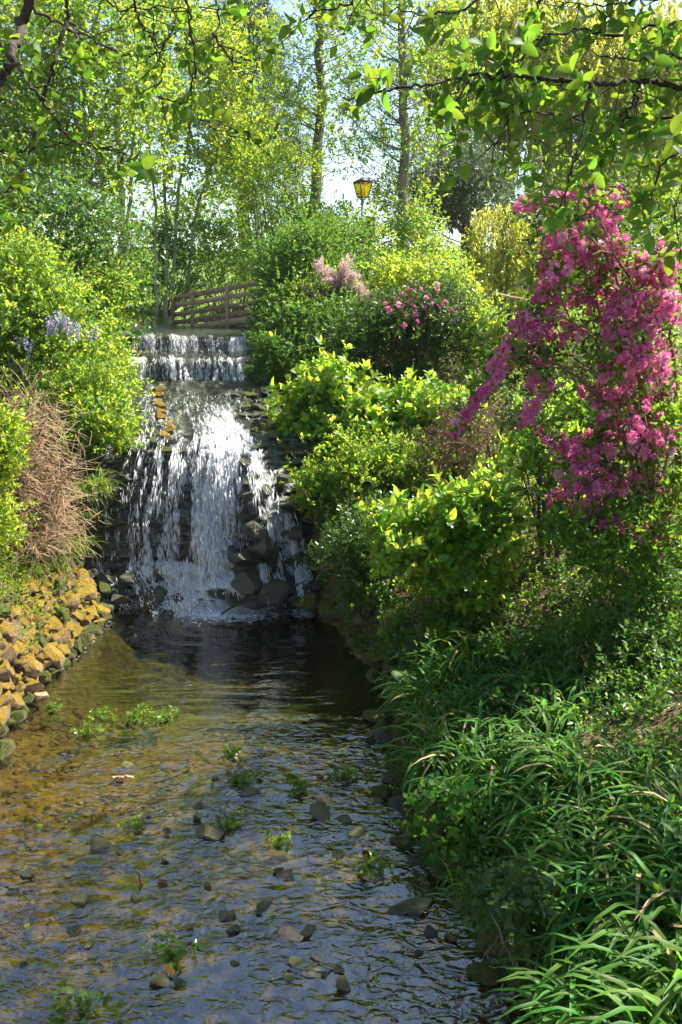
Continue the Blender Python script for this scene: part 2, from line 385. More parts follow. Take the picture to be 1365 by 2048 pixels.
n1 = N('TexNoise'); n1.inputs['Scale'].default_value = 2.2; n1.inputs['Detail'].default_value = 10; n1.inputs['Roughness'].default_value = .7; L(geo.outputs['Position'], n1.inputs['Vector'])
n2 = N('TexNoise'); n2.inputs['Scale'].default_value = 14; n2.inputs['Detail'].default_value = 8; L(geo.outputs['Position'], n2.inputs['Vector'])
soil = ramp(N, [(.3, (.035, .026, .015)), (.5, (.085, .06, .032)), (.7, (.05, .06, .014))]); L(n1.outputs[0], soil.inputs[0])
bedr = ramp(N, [(.25, (.022, .018, .006)), (.44, (.075, .060, .016)), (.62, (.19, .145, .042)), (.82, (.34, .265, .11))])
nb2 = N('Mix', data_type='FLOAT'); nb2.inputs[0].default_value = .5; L(n1.outputs[0], nb2.inputs[2]); L(n2.outputs[0], nb2.inputs[3]); L(nb2.outputs[0], bedr.inputs[0])
fb = N('MapRange'); L(sx.outputs[2], fb.inputs[0]); fb.inputs[1].default_value = .02; fb.inputs[2].default_value = .07
mx1 = N('Mix', data_type='RGBA'); L(fb.outputs[0], mx1.inputs[0]); L(bedr.outputs[0], mx1.inputs[6]); L(soil.outputs[0], mx1.inputs[7])
gr = ramp(N, [(.3, (.10, .17, .03)), (.7, (.17, .23, .045))]); L(n1.outputs[0], gr.inputs[0])
fg = N('MapRange'); L(sx.outputs[1], fg.inputs[0]); fg.inputs[1].default_value = 21; fg.inputs[2].default_value = 25
mx2 = N('Mix', data_type='RGBA'); L(fg.outputs[0], mx2.inputs[0]); L(mx1.outputs[2], mx2.inputs[6]); L(gr.outputs[0], mx2.inputs[7])
p = N('BsdfPrincipled'); L(mx2.outputs[2], p.inputs['Base Color']); p.inputs['Roughness'].default_value = .85; p.inputs['Specular IOR Level'].default_value = .2
b = N('Bump'); b.inputs['Strength'].default_value = .7; b.inputs['Distance'].default_value = .05; L(n2.outputs[0], b.inputs['Height']); L(b.outputs[0], p.inputs['Normal'])
o = N('OutputMaterial'); L(p.outputs[0], o.inputs[0]); GROUND = m
ground = struct('ground', np.stack([X, Y, Z], -1).reshape(-1, 3), gridfaces(nx, ny), GROUND)

# ------------------------------------------------------------------ waterfall: rock face and the water over it
#        t    Y      z     xl     xr
ROW = np.array([
 [0.0, 11.15, -.40, -3.15, -.22],
 [0.6, 11.55, .02, -3.3, -.25],
 [0.9, 11.80, .30, -3.6, -.28],
 [1.1, 11.98, .46, -3.7, -.32],
 [1.5, 12.08, .90, -3.7, -.40],
 [2.0, 12.20, 1.45, -3.6, -.50],
 [2.5, 12.38, 1.98, -3.4, -.62],
 [2.8, 12.70, 2.20, -3.25, -.78],
 [3.4, 13.70, 2.45, -3.4, -1.10],
 [4.0, 14.95, 2.72, -3.6, -1.36],
 [4.15, 15.0, 2.76, -3.6, -1.38],
 [4.45, 15.06, 3.03, -3.6, -1.42],
 [4.6, 15.22, 3.07, -3.6, -1.44],
 [4.85, 15.50, 3.15, -3.6, -1.48],
 [5.15, 15.60, 3.38, -3.6, -1.50],
 [5.3, 15.75, 3.40, -3.7, -1.48],
 [6.2, 22.0, 3.41, -4.6, -.9]])
def face(a, t, off=0.0, rough=1.0):
    """surface point of the fall: a across 0..1, t along the profile"""
    a = np.asarray(a, float); t = np.asarray(t, float)
    # the main buttress on the right lower half stands proud; the left wall is upright
    c = [np.interp(t, ROW[:, 0], ROW[:, k]) for k in (1, 2, 3, 4)]
    x = c[2] + (c[3] - c[2]) * a; y = c[0].copy(); z = c[1].copy()
    low = sm((t - .5) / .5) * (1 - sm((t - 2.2) / .8))
    bulge = .50 * np.exp(-((a - .80) / .17) ** 2) * low + .22 * np.exp(-((a - .58) / .09) ** 2) * low * (1 - sm((t - 1.2) / .8))
    y = y - bulge
    apr = sm((t - .2) / .3) * (1 - sm((t - .95) / .2))
    y = y - .25 * apr * fbm(np.stack([a * 6, t * 3, 0 * a], -1), 21, 3)
    q = np.stack([x * 3.2, y * 3.2, z * 7.5], -1); q2 = np.stack([x * 7, y * 5, z * 13], -1)
    n = fbm(q, 31, 4); n2 = fbm(q2, 37, 3)
    wl = sm((t - .5) / .3) * (1 - sm((t - 2.6) / .4)); sl = sm((t - 2.5) / .3) * (1 - sm((t - 3.9) / .2)); st = sm((t - 4.1) / .1) * (1 - sm((t - 5.1) / .2))
    led = np.abs(((z * 6.5 + n * .8) % 1) - .5) * 2
    y = y - rough * wl * (.10 * n + .07 * (led - .5) + .03 * n2) - rough * st * .02 * n
    z = z + rough * sl * (.10 * n + .04 * n2) + rough * st * .015 * n
    lip = fbm(np.stack([a * 13, 0 * a, 0 * a + 3.3], -1), 97, 3); z = z + rough * .045 * lip * sm((t - 4.1) / .3) * (1 - sm((t - 5.3) / .3)); y = y - rough * .10 * fbm(np.stack([a * 7, 0 * a, 0 * a + 8], -1), 98, 3) * sm((t - 4.0) / .2) * (1 - sm((t - 5.2) / .3))
    crest = .05 * (a - .5) * sm((t - 4.8) / .3)
    z = z - crest
    y = y - off * (wl + .6 * st); z = z + off * (1 - .7 * wl)
    return np.stack([x, y, z], -1)
na, ntt = 150, 330
A, T = np.meshgrid(np.linspace(-.06, 1.08, na), np.concatenate([np.linspace(0, 4.0, 215), np.linspace(4.02, 5.3, 100), np.linspace(5.4, 6.2, 15)]))
RV = face(A, T).reshape(-1, 3)
rock_face = struct('rock_face', RV, gridfaces(na, ntt), STONEW)
def foam_map(a, t):
    f = np.zeros_like(a)
    g = lambda c, w, k=2: np.exp(-np.abs((a - c) / w) ** k)
    cx = np.interp(t, [0, 1.0, 1.5, 2.2, 2.8, 3.3, 4], [.60, .60, .60, .615, .64, .64, .55])
    main = np.exp(-np.abs((a - cx) / np.interp(t, [0, 1, 2, 2.7, 3.2, 4], [.2, .12, .115, .15, .2, .35])) ** 3)
    f += main * np.interp(t, [0, .6, 1.0, 2.0, 2.6, 3.0, 3.4, 3.8, 4.1], [.9, .85, .85, .88, .8, .58, .26, .12, .3])
    left = np.exp(-np.abs((a - .33) / .20) ** 4) * np.interp(t, [0.9, 1.1, 1.9, 2.4, 2.8, 3.4, 4], [.0, .38, .38, .42, .34, .28, .2])
    f = np.maximum(f, left)
    f = np.maximum(f, .28 * np.exp(-np.abs((a - .15) / .12) ** 4) * np.interp(t, [1, 1.6, 2.3, 3.4, 4], [.0, .5, .8, 1.0, .8]))
    rc = np.interp(t, [0, .6, 1.0, 1.5, 1.9, 2.3, 2.7, 3.1], [.965, .955, .94, .90, .86, .82, .78, .70])
    f = np.maximum(f, .68 * np.exp(-np.abs((a - rc) / np.interp(t, [0, 1, 1.6, 2.2, 3], [.04, .045, .07, .05, .05])) ** 3) * (t < 3.2))
    f = np.maximum(f, .6 * g(.80, .02) * (t < 1.35)); f = np.maximum(f, .5 * g(.735, .02) * (t < 1.3) * (t > .8))
    ap = sm((t - .15) / .2) * (1 - sm((t - 1.12) / .1)) * np.interp(a, [.0, .2, .28, .5, .66, .72, .9, 1], [.08, .2, .65, 1, .9, .15, .2, .3])
    f = np.maximum(f, ap)
    edge = np.interp(a, [.02, .06, .95, .99], [0, 1, 1, 0])
    st1 = sm((t - 4.02) / .1) * (1 - sm((t - 4.5) / .08)) * np.interp(a, [0, .1, .3, .34, .38, .5, 1], [.8, .85, .6, .3, .6, .55, .75])
    st2 = sm((t - 4.75) / .1) * (1 - sm((t - 5.2) / .06)) * .5
    gap = np.clip(.75 + 1.1 * fbm(np.stack([a * 15, sm((t - 4.6) / .1) * 5, 0 * a], -1), 99, 3), .15, 1.15)
    f = np.maximum(f, np.maximum(st1, st2) * edge * gap)
    return np.clip(f, 0, 1)
na2, nt2 = 220, 520
A2, T2 = np.meshgrid(np.linspace(.0, 1.0, na2), np.concatenate([np.linspace(.25, 4.05, 340), np.linspace(4.06, 5.3, 150), np.linspace(5.35, 6.2, 30)]))
WV = face(A2, T2, .03, .75)
WV = WV + .018 * fbm(np.stack([A2 * 30, T2 * 6, 0 * A2], -1), 41, 3)[..., None] * np.array([.3, -1, .4])
FM = foam_map(A2, T2)
wet = np.interp(A2, [0, .05, .25], [0, .2, 1]) * np.where((T2 > 1.0) & (T2 < 2.6) & (A2 < .2), .2, 1) * np.where((T2 < 3.3) & (T2 > 1.0) & (A2 > .9), .5, 1)
wet = np.maximum(wet, sm((T2 - 3.9) / .1))
arc = np.concatenate([[0], np.cumsum(np.linalg.norm(np.diff(WV[:, na2 // 2], axis=0), axis=1))])
UVW = np.stack([A2 * 3.0, np.repeat(arc[:, None], na2, 1)], -1).reshape(-1, 2)
# water of the fall: clear glossy film, broken into white threads where it is aerated
m, nt, N, L = nm('falling_water')
uv = N('UVMap'); at = N('Attribute'); at.attribute_name = 'foam'; aw = N('Attribute'); aw.attribute_name = 'wet'
mp = N('Mapping'); L(uv.outputs[0], mp.inputs[0]); mp.inputs['Scale'].default_value = (34, 4.5, 1)
wn_ = N('TexNoise'); wn_.inputs['Scale'].default_value = 3.0; wn_.inputs['Detail'].default_value = 4; L(uv.outputs[0], wn_.inputs['Vector'])
va = N('VectorMath', operation='MULTIPLY_ADD'); L(wn_.outputs['Color'], va.inputs[0]); va.inputs[1].default_value = (3.0, .6, 0); L(mp.outputs[0], va.inputs[2])
s1 = N('TexNoise'); s1.inputs['Scale'].default_value = 1; s1.inputs['Detail'].default_value = 6; s1.inputs['Roughness'].default_value = .7; L(va.outputs[0], s1.inputs['Vector'])
mp2 = N('Mapping'); L(uv.outputs[0], mp2.inputs[0]); mp2.inputs['Scale'].default_value = (70, 20, 1)
s2 = N('TexNoise'); s2.inputs['Scale'].default_value = 1; s2.inputs['Detail'].default_value = 3; L(mp2.outputs[0], s2.inputs['Vector'])
sa = N('Math', operation='MULTIPLY_ADD'); L(s2.outputs[0], sa.inputs[0]); sa.inputs[1].default_value = .45; L(s1.outputs[0], sa.inputs[2])
sb = N('Math', operation='MULTIPLY_ADD'); L(at.outputs['Fac'], sb.inputs[0]); sb.inputs[1].default_value = .62; L(sa.outputs[0], sb.inputs[2])
fr = N('MapRange'); L(sb.outputs[0], fr.inputs[0]); fr.inputs[1].default_value = .98; fr.inputs[2].default_value = 1.30; fr.inputs[4].default_value = .92; fr.clamp = True
dif = N('BsdfDiffuse'); dif.inputs[0].default_value = (.93, .95, .97, 1)
trl = N('BsdfTranslucent'); trl.inputs[0].default_value = (.93, .95, .97, 1)
fm = N('MixShader'); fm.inputs[0].default_value = .55; L(dif.outputs[0], fm.inputs[1]); L(trl.outputs[0], fm.inputs[2])
tr = N('BsdfTransparent'); tr.inputs[0].default_value = (.93, .95, .95, 1); gl = N('BsdfGlossy'); gl.inputs['Roughness'].default_value = .10
bp = N('Bump'); bp.inputs['Strength'].default_value = .75; bp.inputs['Distance'].default_value = .03; L(sa.outputs[0], bp.inputs['Height']); L(bp.outputs[0], gl.inputs['Normal'])
fz = N('Fresnel'); fz.inputs[0].default_value = 1.33; L(bp.outputs[0], fz.inputs['Normal'])
fw = N('Math', operation='MULTIPLY'); L(fz.outputs[0], fw.inputs[0]); L(aw.outputs['Fac'], fw.inputs[1])
cw = N('MixShader'); L(fw.outputs[0], cw.inputs[0]); L(tr.outputs[0], cw.inputs[1]); L(gl.outputs[0], cw.inputs[2])
mx = N('MixShader'); L(fr.outputs[0], mx.inputs[0]); L(cw.outputs[0], mx.inputs[1]); L(fm.outputs[0], mx.inputs[2])
o = N('OutputMaterial'); L(mx.outputs[0], o.inputs[0]); FALL = m
waterfall = struct('waterfall', WV.reshape(-1, 3), gridfaces(na2, nt2), FALL, uv=UVW, attrs={'foam': FM.ravel(), 'wet': wet.ravel()})
# falling drops and threads, each a thin spindle of white water
rng = np.random.default_rng(4)
SPRAY = leafmat('white_water', (.93, .95, .97), (.95, .96, .97), .55, rough=.3, var=.15, spec=.5, hue=0)
sp = (np.array([[0, 0, 0], [.5, .5, 0], [0, .5, .5], [-.5, .5, 0], [0, .5, -.5], [0, 1, 0]]), np.array([[0, 2, 1], [0, 3, 2], [0, 4, 3], [0, 1, 4], [5, 1, 2], [5, 2, 3], [5, 3, 4], [5, 4, 1]]))
def drops(n, ta, tb, lmul=1, clump=1.0, wmul=1, outw=.10, amax=.98, amin=.03):
    a = rng.uniform(amin, amax, n * 6); t = rng.uniform(ta, tb, n * 6)
    f = foam_map(a, t); pp = face(a, t, 0, .8)
    cl = fbm(np.stack([a * 46 + .6 * np.sin(t * 5 + a * 20), t * 1.3, 0 * a], -1), 51, 3) * .5 + .5
    cl2 = fbm(np.stack([a * 110, t * 16, 0 * a], -1), 53, 2) * .5 + .5
    keep = rng.uniform(0, 1, len(a)) < f ** 1.4 * np.clip((cl - .43) * 5.5, 0, 1) * np.clip((cl2 - .3) * 3, 0, 1) * 1.4
    a, t, pp = a[keep][:n], t[keep][:n], pp[keep][:n]; k = len(a)
    p2 = face(a, t - .03, 0, .0); p3 = face(a, t + .03, 0, .0); d = p2 - p3; d /= np.linalg.norm(d, axis=1)[:, None] + 1e-9
    d[:, 2] -= .35; d += rng.normal(0, .10, (k, 3))
    pp = pp + np.stack([rng.normal(0, .01, k), -np.abs(rng.normal(.03, outw, k)) * np.clip(f[keep][:n] * 1.6, .3, 1), rng.normal(.02, .02, k)], -1)
    ln = rng.gamma(2.6, .034, k) * lmul + .012; wd = rng.gamma(3, .0021, k) * wmul + .0028
    return scatter(sp, pp, basis(d, rng.uniform(0, 6, k)), np.stack([wd, ln, wd], -1))
SV, SF = join([drops(15000, 1.0, 2.75, 1.25), drops(6000, 2.6, 3.7, .7, outw=.03), drops(11000, .2, 1.15, .45, wmul=1.35, outw=.09), drops(4500, 4.0, 4.55, .9, outw=.02), drops(2400, 4.75, 5.2, .9, outw=.015, wmul=.5)])
struct('white_water', SV, SF, SPRAY, False, 'stuff')

# ------------------------------------------------------------------ stream surface
xs2 = np.arange(-4.4, 2.2, .03); ys2 = np.concatenate([np.arange(-2, 3.6, .2), np.arange(3.6, 12.0, .03)])
X, Y = np.meshgrid(xs2, ys2)
sh = np.interp(Y, [7.4, 8.6], [1, 0])                                     # shallow riffle below, calm pool above
wa = X * .35 + Y                                                          # flow runs toward the camera and a little right
q1 = np.stack([X * 2.6 + .5 * Y, Y * 4.0 - .4 * X, 0 * X], -1); q2 = np.stack([X * 9 + 3 * Y, Y * 11 - 2 * X, 0 * X], -1)
Zw = sh * (.016 * fbm(q1, 61, 3) + .010 * fbm(q2, 62, 3))
pool = 1 - sh
dist = np.hypot(X + 1.3, Y - 11.6)
Zw += pool * (.006 * np.sin(dist * 21 + 3 * fbm(q1 * .6, 63, 2)) * np.exp(-dist * .55) + .0045 * fbm(np.stack([X * 2.0, Y * 9, 0 * X], -1), 64, 3))
Zw += .03 * np.exp(-(dist / .8) ** 2) * fbm(q2 * .8, 66, 3)
for (rx, ry) in ((-.9, 6.5), (.05, 6.9), (.45, 5.6), (-.5, 5.4), (-1.6, 5.9)):  # wakes behind stones
    dd = np.hypot(X - rx, (Y - ry) * 1.0); Zw += .004 * np.sin(dd * 40) * np.exp(-dd * 5)
foam = np.exp(-(np.abs(X + 1.45) / .8) ** 3) * sm((Y - 10.45) / 1.0) * .85 + np.exp(-((X + .45) / .2) ** 2) * sm((Y - 10.95) / .4) * .6
foam = np.maximum(foam, .35 * np.exp(-((X - xl(Y) - .12) / .12) ** 2) * sm((Y - 9.2) / .5))
m, nt, N, L = nm('stream_water')
geo = N('NewGeometry'); at = N('Attribute'); at.attribute_name = 'foam'; ash = N('Attribute'); ash.attribute_name = 'shallow'
mpa = N('Mapping'); L(geo.outputs['Position'], mpa.inputs[0]); mpa.inputs['Rotation'].default_value = (0, 0, rad(24)); mpa.inputs['Scale'].default_value = (7, 12.5, 9)
na_ = N('TexNoise'); na_.inputs['Scale'].default_value = 1; na_.inputs['Detail'].default_value = 1.6; na_.inputs['Roughness'].default_value = .5; na_.inputs['Distortion'].default_value = 1.2; L(mpa.outputs[0], na_.inputs['Vector'])
mpb = N('Mapping'); L(geo.outputs['Position'], mpb.inputs[0]); mpb.inputs['Scale'].default_value = (2.2, 8, 4)
nb_ = N('TexNoise'); nb_.inputs['Scale'].default_value = 1; nb_.inputs['Detail'].default_value = 3; L(mpb.outputs[0], nb_.inputs['Vector'])
hm = N('Mix', data_type='FLOAT'); L(ash.outputs['Fac'], hm.inputs[0]); L(nb_.outputs[0], hm.inputs[2]); L(na_.outputs[0], hm.inputs[3])
ds = N('MapRange'); L(ash.outputs['Fac'], ds.inputs[0]); ds.inputs[3].default_value = .03; ds.inputs[4].default_value = .036
nc_ = N('TexNoise'); nc_.inputs['Scale'].default_value = 1; nc_.inputs['Detail'].default_value = 2
mpc = N('Mapping'); L(geo.outputs['Position'], mpc.inputs[0]); mpc.inputs['Rotation'].default_value = (0, 0, rad(-20)); mpc.inputs['Scale'].default_value = (2.6, 1.1, 1); L(mpc.outputs[0], nc_.inputs['Vector'])
cst = N('MapRange'); L(nc_.outputs[0], cst.inputs[0]); cst.inputs[1].default_value = .35; cst.inputs[2].default_value = .65; cst.inputs[3].default_value = .25; cst.inputs[4].default_value = 1
bp = N('Bump'); L(cst.outputs[0], bp.inputs['Strength']); L(ds.outputs[0], bp.inputs['Distance']); L(hm.outputs[0], bp.inputs['Height'])
gl = N('BsdfGlossy'); gl.inputs['Roughness'].default_value = .02; L(bp.outputs[0], gl.inputs['Normal'])
tr = N('BsdfTransparent'); tint = N('Mix', data_type='RGBA'); L(ash.outputs['Fac'], tint.inputs[0]); tint.inputs[6].default_value = (.46, .50, .40, 1); tint.inputs[7].default_value = (.70, .64, .40, 1); L(tint.outputs[2], tr.inputs[0])
fz = N('Fresnel'); fz.inputs[0].default_value = 1.36; L(bp.outputs[0], fz.inputs['Normal'])
fzm = N('Math', operation='MULTIPLY_ADD'); L(fz.outputs[0], fzm.inputs[0]); fzm.inputs[1].default_value = 1.5; fzm.inputs[2].default_value = .15; fzm.use_clamp = True
w1 = N('MixShader'); L(fzm.outputs[0], w1.inputs[0]); L(tr.outputs[0], w1.inputs[1]); L(gl.outputs[0], w1.inputs[2])
fn = N('TexNoise'); fn.inputs['Scale'].default_value = 17; fn.inputs['Detail'].default_value = 6; fn.inputs['Roughness'].default_value = .7; L(geo.outputs['Position'], fn.inputs['Vector'])
fa = N('Math', operation='MULTIPLY_ADD'); L(at.outputs['Fac'], fa.inputs[0]); fa.inputs[1].default_value = .6; L(fn.outputs[0], fa.inputs[2])
fr = N('MapRange'); L(fa.outputs[0], fr.inputs[0]); fr.inputs[1].default_value = .78; fr.inputs[2].default_value = 1.0; fr.inputs[4].default_value = .85
df = N('BsdfDiffuse'); df.inputs[0].default_value = (.82, .86, .88, 1)
w2 = N('MixShader'); L(fr.outputs[0], w2.inputs[0]); L(w1.outputs[0], w2.inputs[1]); L(df.outputs[0], w2.inputs[2])
o = N('OutputMaterial'); L(w2.outputs[0], o.inputs[0]); STREAM = m
struct('stream', np.stack([X, Y, Zw], -1).reshape(-1, 3), gridfaces(len(xs2), len(ys2)), STREAM, attrs={'foam': foam.ravel(), 'shallow': sh.ravel()})
# pebbles on the bed
rng = np.random.default_rng(8)
n = 3600; py_ = rng.uniform(3.9, 9.2, n); px_ = rng.uniform(0, 1, n); px_ = xl(py_) + (xr(py_) - xl(py_)) * px_; k = fbm(np.stack([px_ * 1.3, py_ * 1.3, 0 * px_], -1), 71, 2) > -.22
px_, py_ = px_[k], py_[k]; n = len(px_); V0, F0 = ico(1); V0 = V0 * (1 + .2 * fbm(V0 * 1.7, 4, 2)[:, None])
s = rng.gamma(2.2, .007, n) + .006
PV, PF = scatter((V0, F0), np.stack([px_, py_, height(px_, py_) + s * .2], -1), basis(np.stack([rng.normal(size=n), rng.normal(size=n), .2 * rng.normal(size=n)], -1), rng.normal(0, .3, n)), np.stack([s, s * rng.uniform(.8, 1.5, n), s * .6], -1))
PEB = leafmat('bed_pebble', (.12, .088, .042), (.1, .08, .04), .02, rough=.6, var=1.1, spec=.3, hue=.02)
struct('pebbles', PV, PF, PEB, True, 'stuff')
ROCKS = [rock(100 + i, 3, 1.0) for i in range(10)]
ROCKM = {}
def rockmesh(i, mat):
    k = (i % 10, mat.name)
    if k not in ROCKM: ROCKM[k] = mesh('stone', *ROCKS[i % 10], mat, True)
    return ROCKM[k]
rng = np.random.default_rng(12)
def stone(pos, size, mat, parent=None, flat=.7, i=None, name='stone', tilt=.25):
    i = int(rng.integers(10)) if i is None else i
    o = link(name, rockmesh(i, mat), parent); o.location = pos
    o.scale = np.array(size) if np.ndim(size) else np.array([size, size * rng.uniform(.8, 1.1), size * flat])
    o.rotation_euler = (rng.normal(0, tilt), rng.normal(0, tilt), rng.uniform(0, 6.28)); return o
# stones of the cascade
def on_face(px, py):
    """nearest point of the rock face to a line of sight"""
    u, v, f = proj(RV); d = (u - px) ** 2 + (v - py) ** 2; c = np.argsort(d)[:40]; return RV[c[np.argmin(f[c])]]
for (px, py, r, mt) in [
 (262, 1145, 33, STONEW), (320, 1142, 30, STONEW), (438, 1192, 26, STONEW), (300, 1192, 36, STONEW), (235, 1185, 24, STONEW), (345, 1195, 22, STONEW),
 (495, 1105, 42, STONEW), (545, 1110, 38, STONEW), (500, 1160, 36, STONEW), (552, 1165, 34, STONEW), (478, 1142, 28, STONEW), (520, 1060, 30, STONEW), (470, 1095, 24, STONEW),
 (490, 925, 20, STONEW), (492, 950, 22, STONEW), (492, 985, 24, STONEW), (500, 1015, 26, STONEW), (485, 1040, 24, STONEW), (535, 985, 22, STONEW), (540, 1035, 24, STONEW), (600, 1060, 26, STONEW), (605, 1110, 26, STONEW), (590, 1010, 24, STONEW), (575, 960, 22, STONEW),
 (205, 1150, 24, STONEW), (225, 1125, 18, STONEW), (180, 1140, 16, STONEW), (195, 1185, 22, STONEM), (205, 1165, 20, STONEM),
 (515, 1200, 26, STONEW), (475, 1205, 20, STONEW), (560, 1205, 22, STONEW), (545, 1220, 18, STONEW), (620, 1160, 24, STONEW), (625, 1195, 26, STONEM)]:
    c = on_face(px, py); _, _, f = proj(c); s = r * f[0] / F
    big = py > 1050 and px > 455
    stone(c + np.array([0, -.10 if big else -.03, .02 if big else 0]), np.array([s * 1.05, s * .9, s * .78]) * (1.18 if big else 1.1), mt, rock_face, tilt=.2)
for i in range(9):                                          # mossy yellow rib of stones down the upper chute
    q = i / 8; px, py = 318 + 22 * q + rng.normal(0, 3), 775 + 92 * q; c = on_face(px, py); _, _, f = proj(c); s = 13 * f[0] / F
    stone(c + np.array([0, 0, .02]), (s * 1.4, s * 1.2, s * .8), STONE, rock_face, tilt=.15)
for (px, py, r) in [(322, 890, 20), (310, 880, 14), (300, 868, 10)]:
    c = on_face(px, py); _, _, f = proj(c); s = r * f[0] / F; stone(c, (s * 1.3, s, s * .6), STONEM, rock_face, tilt=.1)
for i in range(34):                                         # flat brown-green stones right of the chute
    py = rng.uniform(775, 900); px = rng.uniform(np.interp(py, [775, 830, 900], [470, 490, 520]), np.interp(py, [775, 830, 900], [540, 560, 590])); c = on_face(px, py); _, _, f = proj(c); s = rng.uniform(9, 16) * f[0] / F
    stone(c + np.array([0, 0, .01]), (s * 1.6, s * 1.2, s * .55), STONEM if rng.random() < .5 else STONEW, rock_face, tilt=.12)
for i in range(46):                                         # ledge stones in the upright left wall
    py = rng.uniform(910, 1095); px = rng.uniform(175, 330); c = on_face(px, py); _, _, f = proj(c); s = rng.uniform(7, 13) * f[0] / F
    stone(c + np.array([0, .015, 0]), (s * 1.7, s, s * .8), STONEW, rock_face, tilt=.1)

# left rubble retaining wall
wall = thing('stone_wall', 'sunlit rubble wall of ochre mossy stones along the left edge of the pool', 'wall', (-3.3, 9.3, 0))
wl = np.array(wall.location)
for row in range(9):
    z = .03 + row * .088; yy = 6.9 + rng.uniform(0, .2)
    while yy < 11.6:
        w = rng.choice([.10, .14, .19, .26], p=[.2, .35, .3, .15]) * rng.uniform(.85, 1.15); d = .02 + row * .066 + .05 * math.sin(yy * 2.3 + row)
        s = w * .66
        stone(np.array([xl(yy) + .04 - d * (1 if yy > 8.8 else .45), yy + w / 2, z + rng.normal(0, .02) + (.08 if yy < 8.4 else 0) * row / 3]) - wl, (s * rng.uniform(.85, 1.15), s, s * rng.uniform(.65, .95)), STONE if (row > 0 or rng.random() < .3) and rng.random() < .93 else STONEM, wall, tilt=.4)
        yy += w * .92
for i in range(46):
    yy = rng.uniform(7.4, 11.5); s = rng.uniform(.06, .13); d = rng.uniform(.55, 1.1)
    xx = xl(yy) - d; stone(np.array([xx, yy, height(xx, yy) + s * .3]) - wl, (s, s * 1.2, s * .7), STONE, wall)
for i, (px, py, r, mt, lab) in enumerate([
 (245, 0, 0, None, '')][:0] + [
 (80, 1345, 24, STONEM, 'rounded brown stone at the waterline below the rubble wall'),
 (105, 1342, 16, STONEM, 'small grey stone beside the rounded brown stone at the waterline'),
 (82, 1415, 18, STONEO, 'reddish wedge stone lying in the water at the foot of the left wall'),
 (15, 1510, 34, STONEM, 'green mossy stone at the left edge of the picture by the stream'),
 (245, 1205, 15, STONEM, 'yellow mossy block in front of the wet ledge at the fall foot'),
 (172, 1105, 17, STONEM, 'round moss ball of a boulder left of the fall foot')]):
    c = G(px, py + r * .5); _, _, f = proj(c); s = r * f[0] / F
    c = np.array([c[0], c[1], max(c[2], 0) + s * .25])
    o = stone(c, (s * 1.15, s, s * .8), mt); o['label'] = lab; o['category'] = 'stone'

# stones in the stream: each a thing
STS = [
 (420, 1668, 38, STONEP, 'broad flat-topped mossy stone left of mid stream with weed on its right'),
 (645, 1628, 30, STONEP, 'domed mossy brown stone in the sunlit riffle right of mid stream'),
 (583, 1657, 20, STONEW, 'round black stone just left of the domed mossy stone'),
 (202, 1690, 26, STONEP, 'low green-brown stone on the left of the stream beyond the pale one'),
 (168, 1797, 24, STONEP, 'pale tan rounded stone on the left of the shaded riffle'),
 (456, 1830, 22, STONEW, 'glossy black rounded stone, upper of a pair in the centre riffle'),
 (466, 1860, 19, STONEW, 'black rounded stone, lower of a pair in the centre riffle'),
 (525, 1812, 26, STONEW, 'dark flat stone right of the black pair in the riffle'),
 (582, 1872, 34, STONEO, 'orange-tan flat stone in the centre of the riffle'),
 (735, 1748, 34, STONEP, 'brown flat stone with grass tuft right of mid stream'),
 (765, 1585, 19, STONEP, 'mossy brown stone at the right water edge, rear one'),
 (752, 1602, 20, STONEP, 'mossy brown stone at the right water edge, front one'),
 (828, 1725, 24, STONEW, 'dark round stone in the shade near the right bank'),
 (840, 1812, 36, STONEW, 'long dark boulder in shallow water beside the right bank'),
 (800, 1820, 26, STONEW, 'dark stone left of the long boulder by the right bank'),
 (770, 1438, 42, STONEM, 'large dark mossy boulder under the fern at the right bank'),
 (748, 1466, 18, STONEP, 'small pale stone in front of the fern boulder'),
 (775, 1474, 18, STONEP, 'grey stone beside the small pale stone under the fern boulder'),
 (575, 1752, 22, STONEW, 'dark wedge stone in mid stream below the weedy stones'),
 (562, 1715, 22, STONEP, 'greenish stone with weed in mid stream'),
 (720, 1672, 22, STONEP, 'flat dark brown stone right of mid stream near the bank'),
 (648, 1600, 26, STONEO, 'pale foam-edged stone in the sunny riffle'),
 (500, 1582, 22, STONEP, 'dark slab under the weed clump at the sun and shade edge'),
 (320, 1960, 24, STONEP, 'half sunk grey stone near the bottom of the stream'),
 (590, 1925, 24, STONEP, 'long brown stone low in the water near the bottom'),
 (690, 1640, 20, STONEP, 'low stone in the glittering water by the right bank'),
 (830, 1650, 40, STONEM, 'large moss-covered rock in the bank foot on the right'),
 (800, 1565, 38, STONEM, 'flat rock covered in small creeping leaves at the right bank'),
 (395, 1608, 20, STONEW, 'dark sliver of stone in the bright water left of centre')]
for px, py, r, mt, lab in STS:
    c = P(px, py, 1); d = ray(px, py); t = (CAM_H - .0) / -d[2]; c = np.array([0, 0, CAM_H]) + d * t; s = r * t / F
    g = max(height(c[0], c[1]), -.02) if c[0] > xr(c[1]) else -.01
    o = stone((c[0], c[1], g + s * .10), (s * 1.15, s * .95, s * .6), mt, tilt=.15); o['label'] = lab; o['category'] = 'stone'
for i in range(40):
    yy = rng.uniform(4.5, 7.6) ; xx = xl(yy) + (xr(yy) - xl(yy)) * (rng.beta(2.2, 1.6)); s = rng.gamma(3, .009) + .018
    o = stone((xx, yy, .004 + s * .1), (s * 1.3, s, s * .6), STONEW if rng.random() < .7 else STONEP, tilt=.2)
    o['label'] = 'small wet stone just breaking the surface of the shallow riffle'; o['category'] = 'stone'; o['group'] = 'small stones in the riffle'
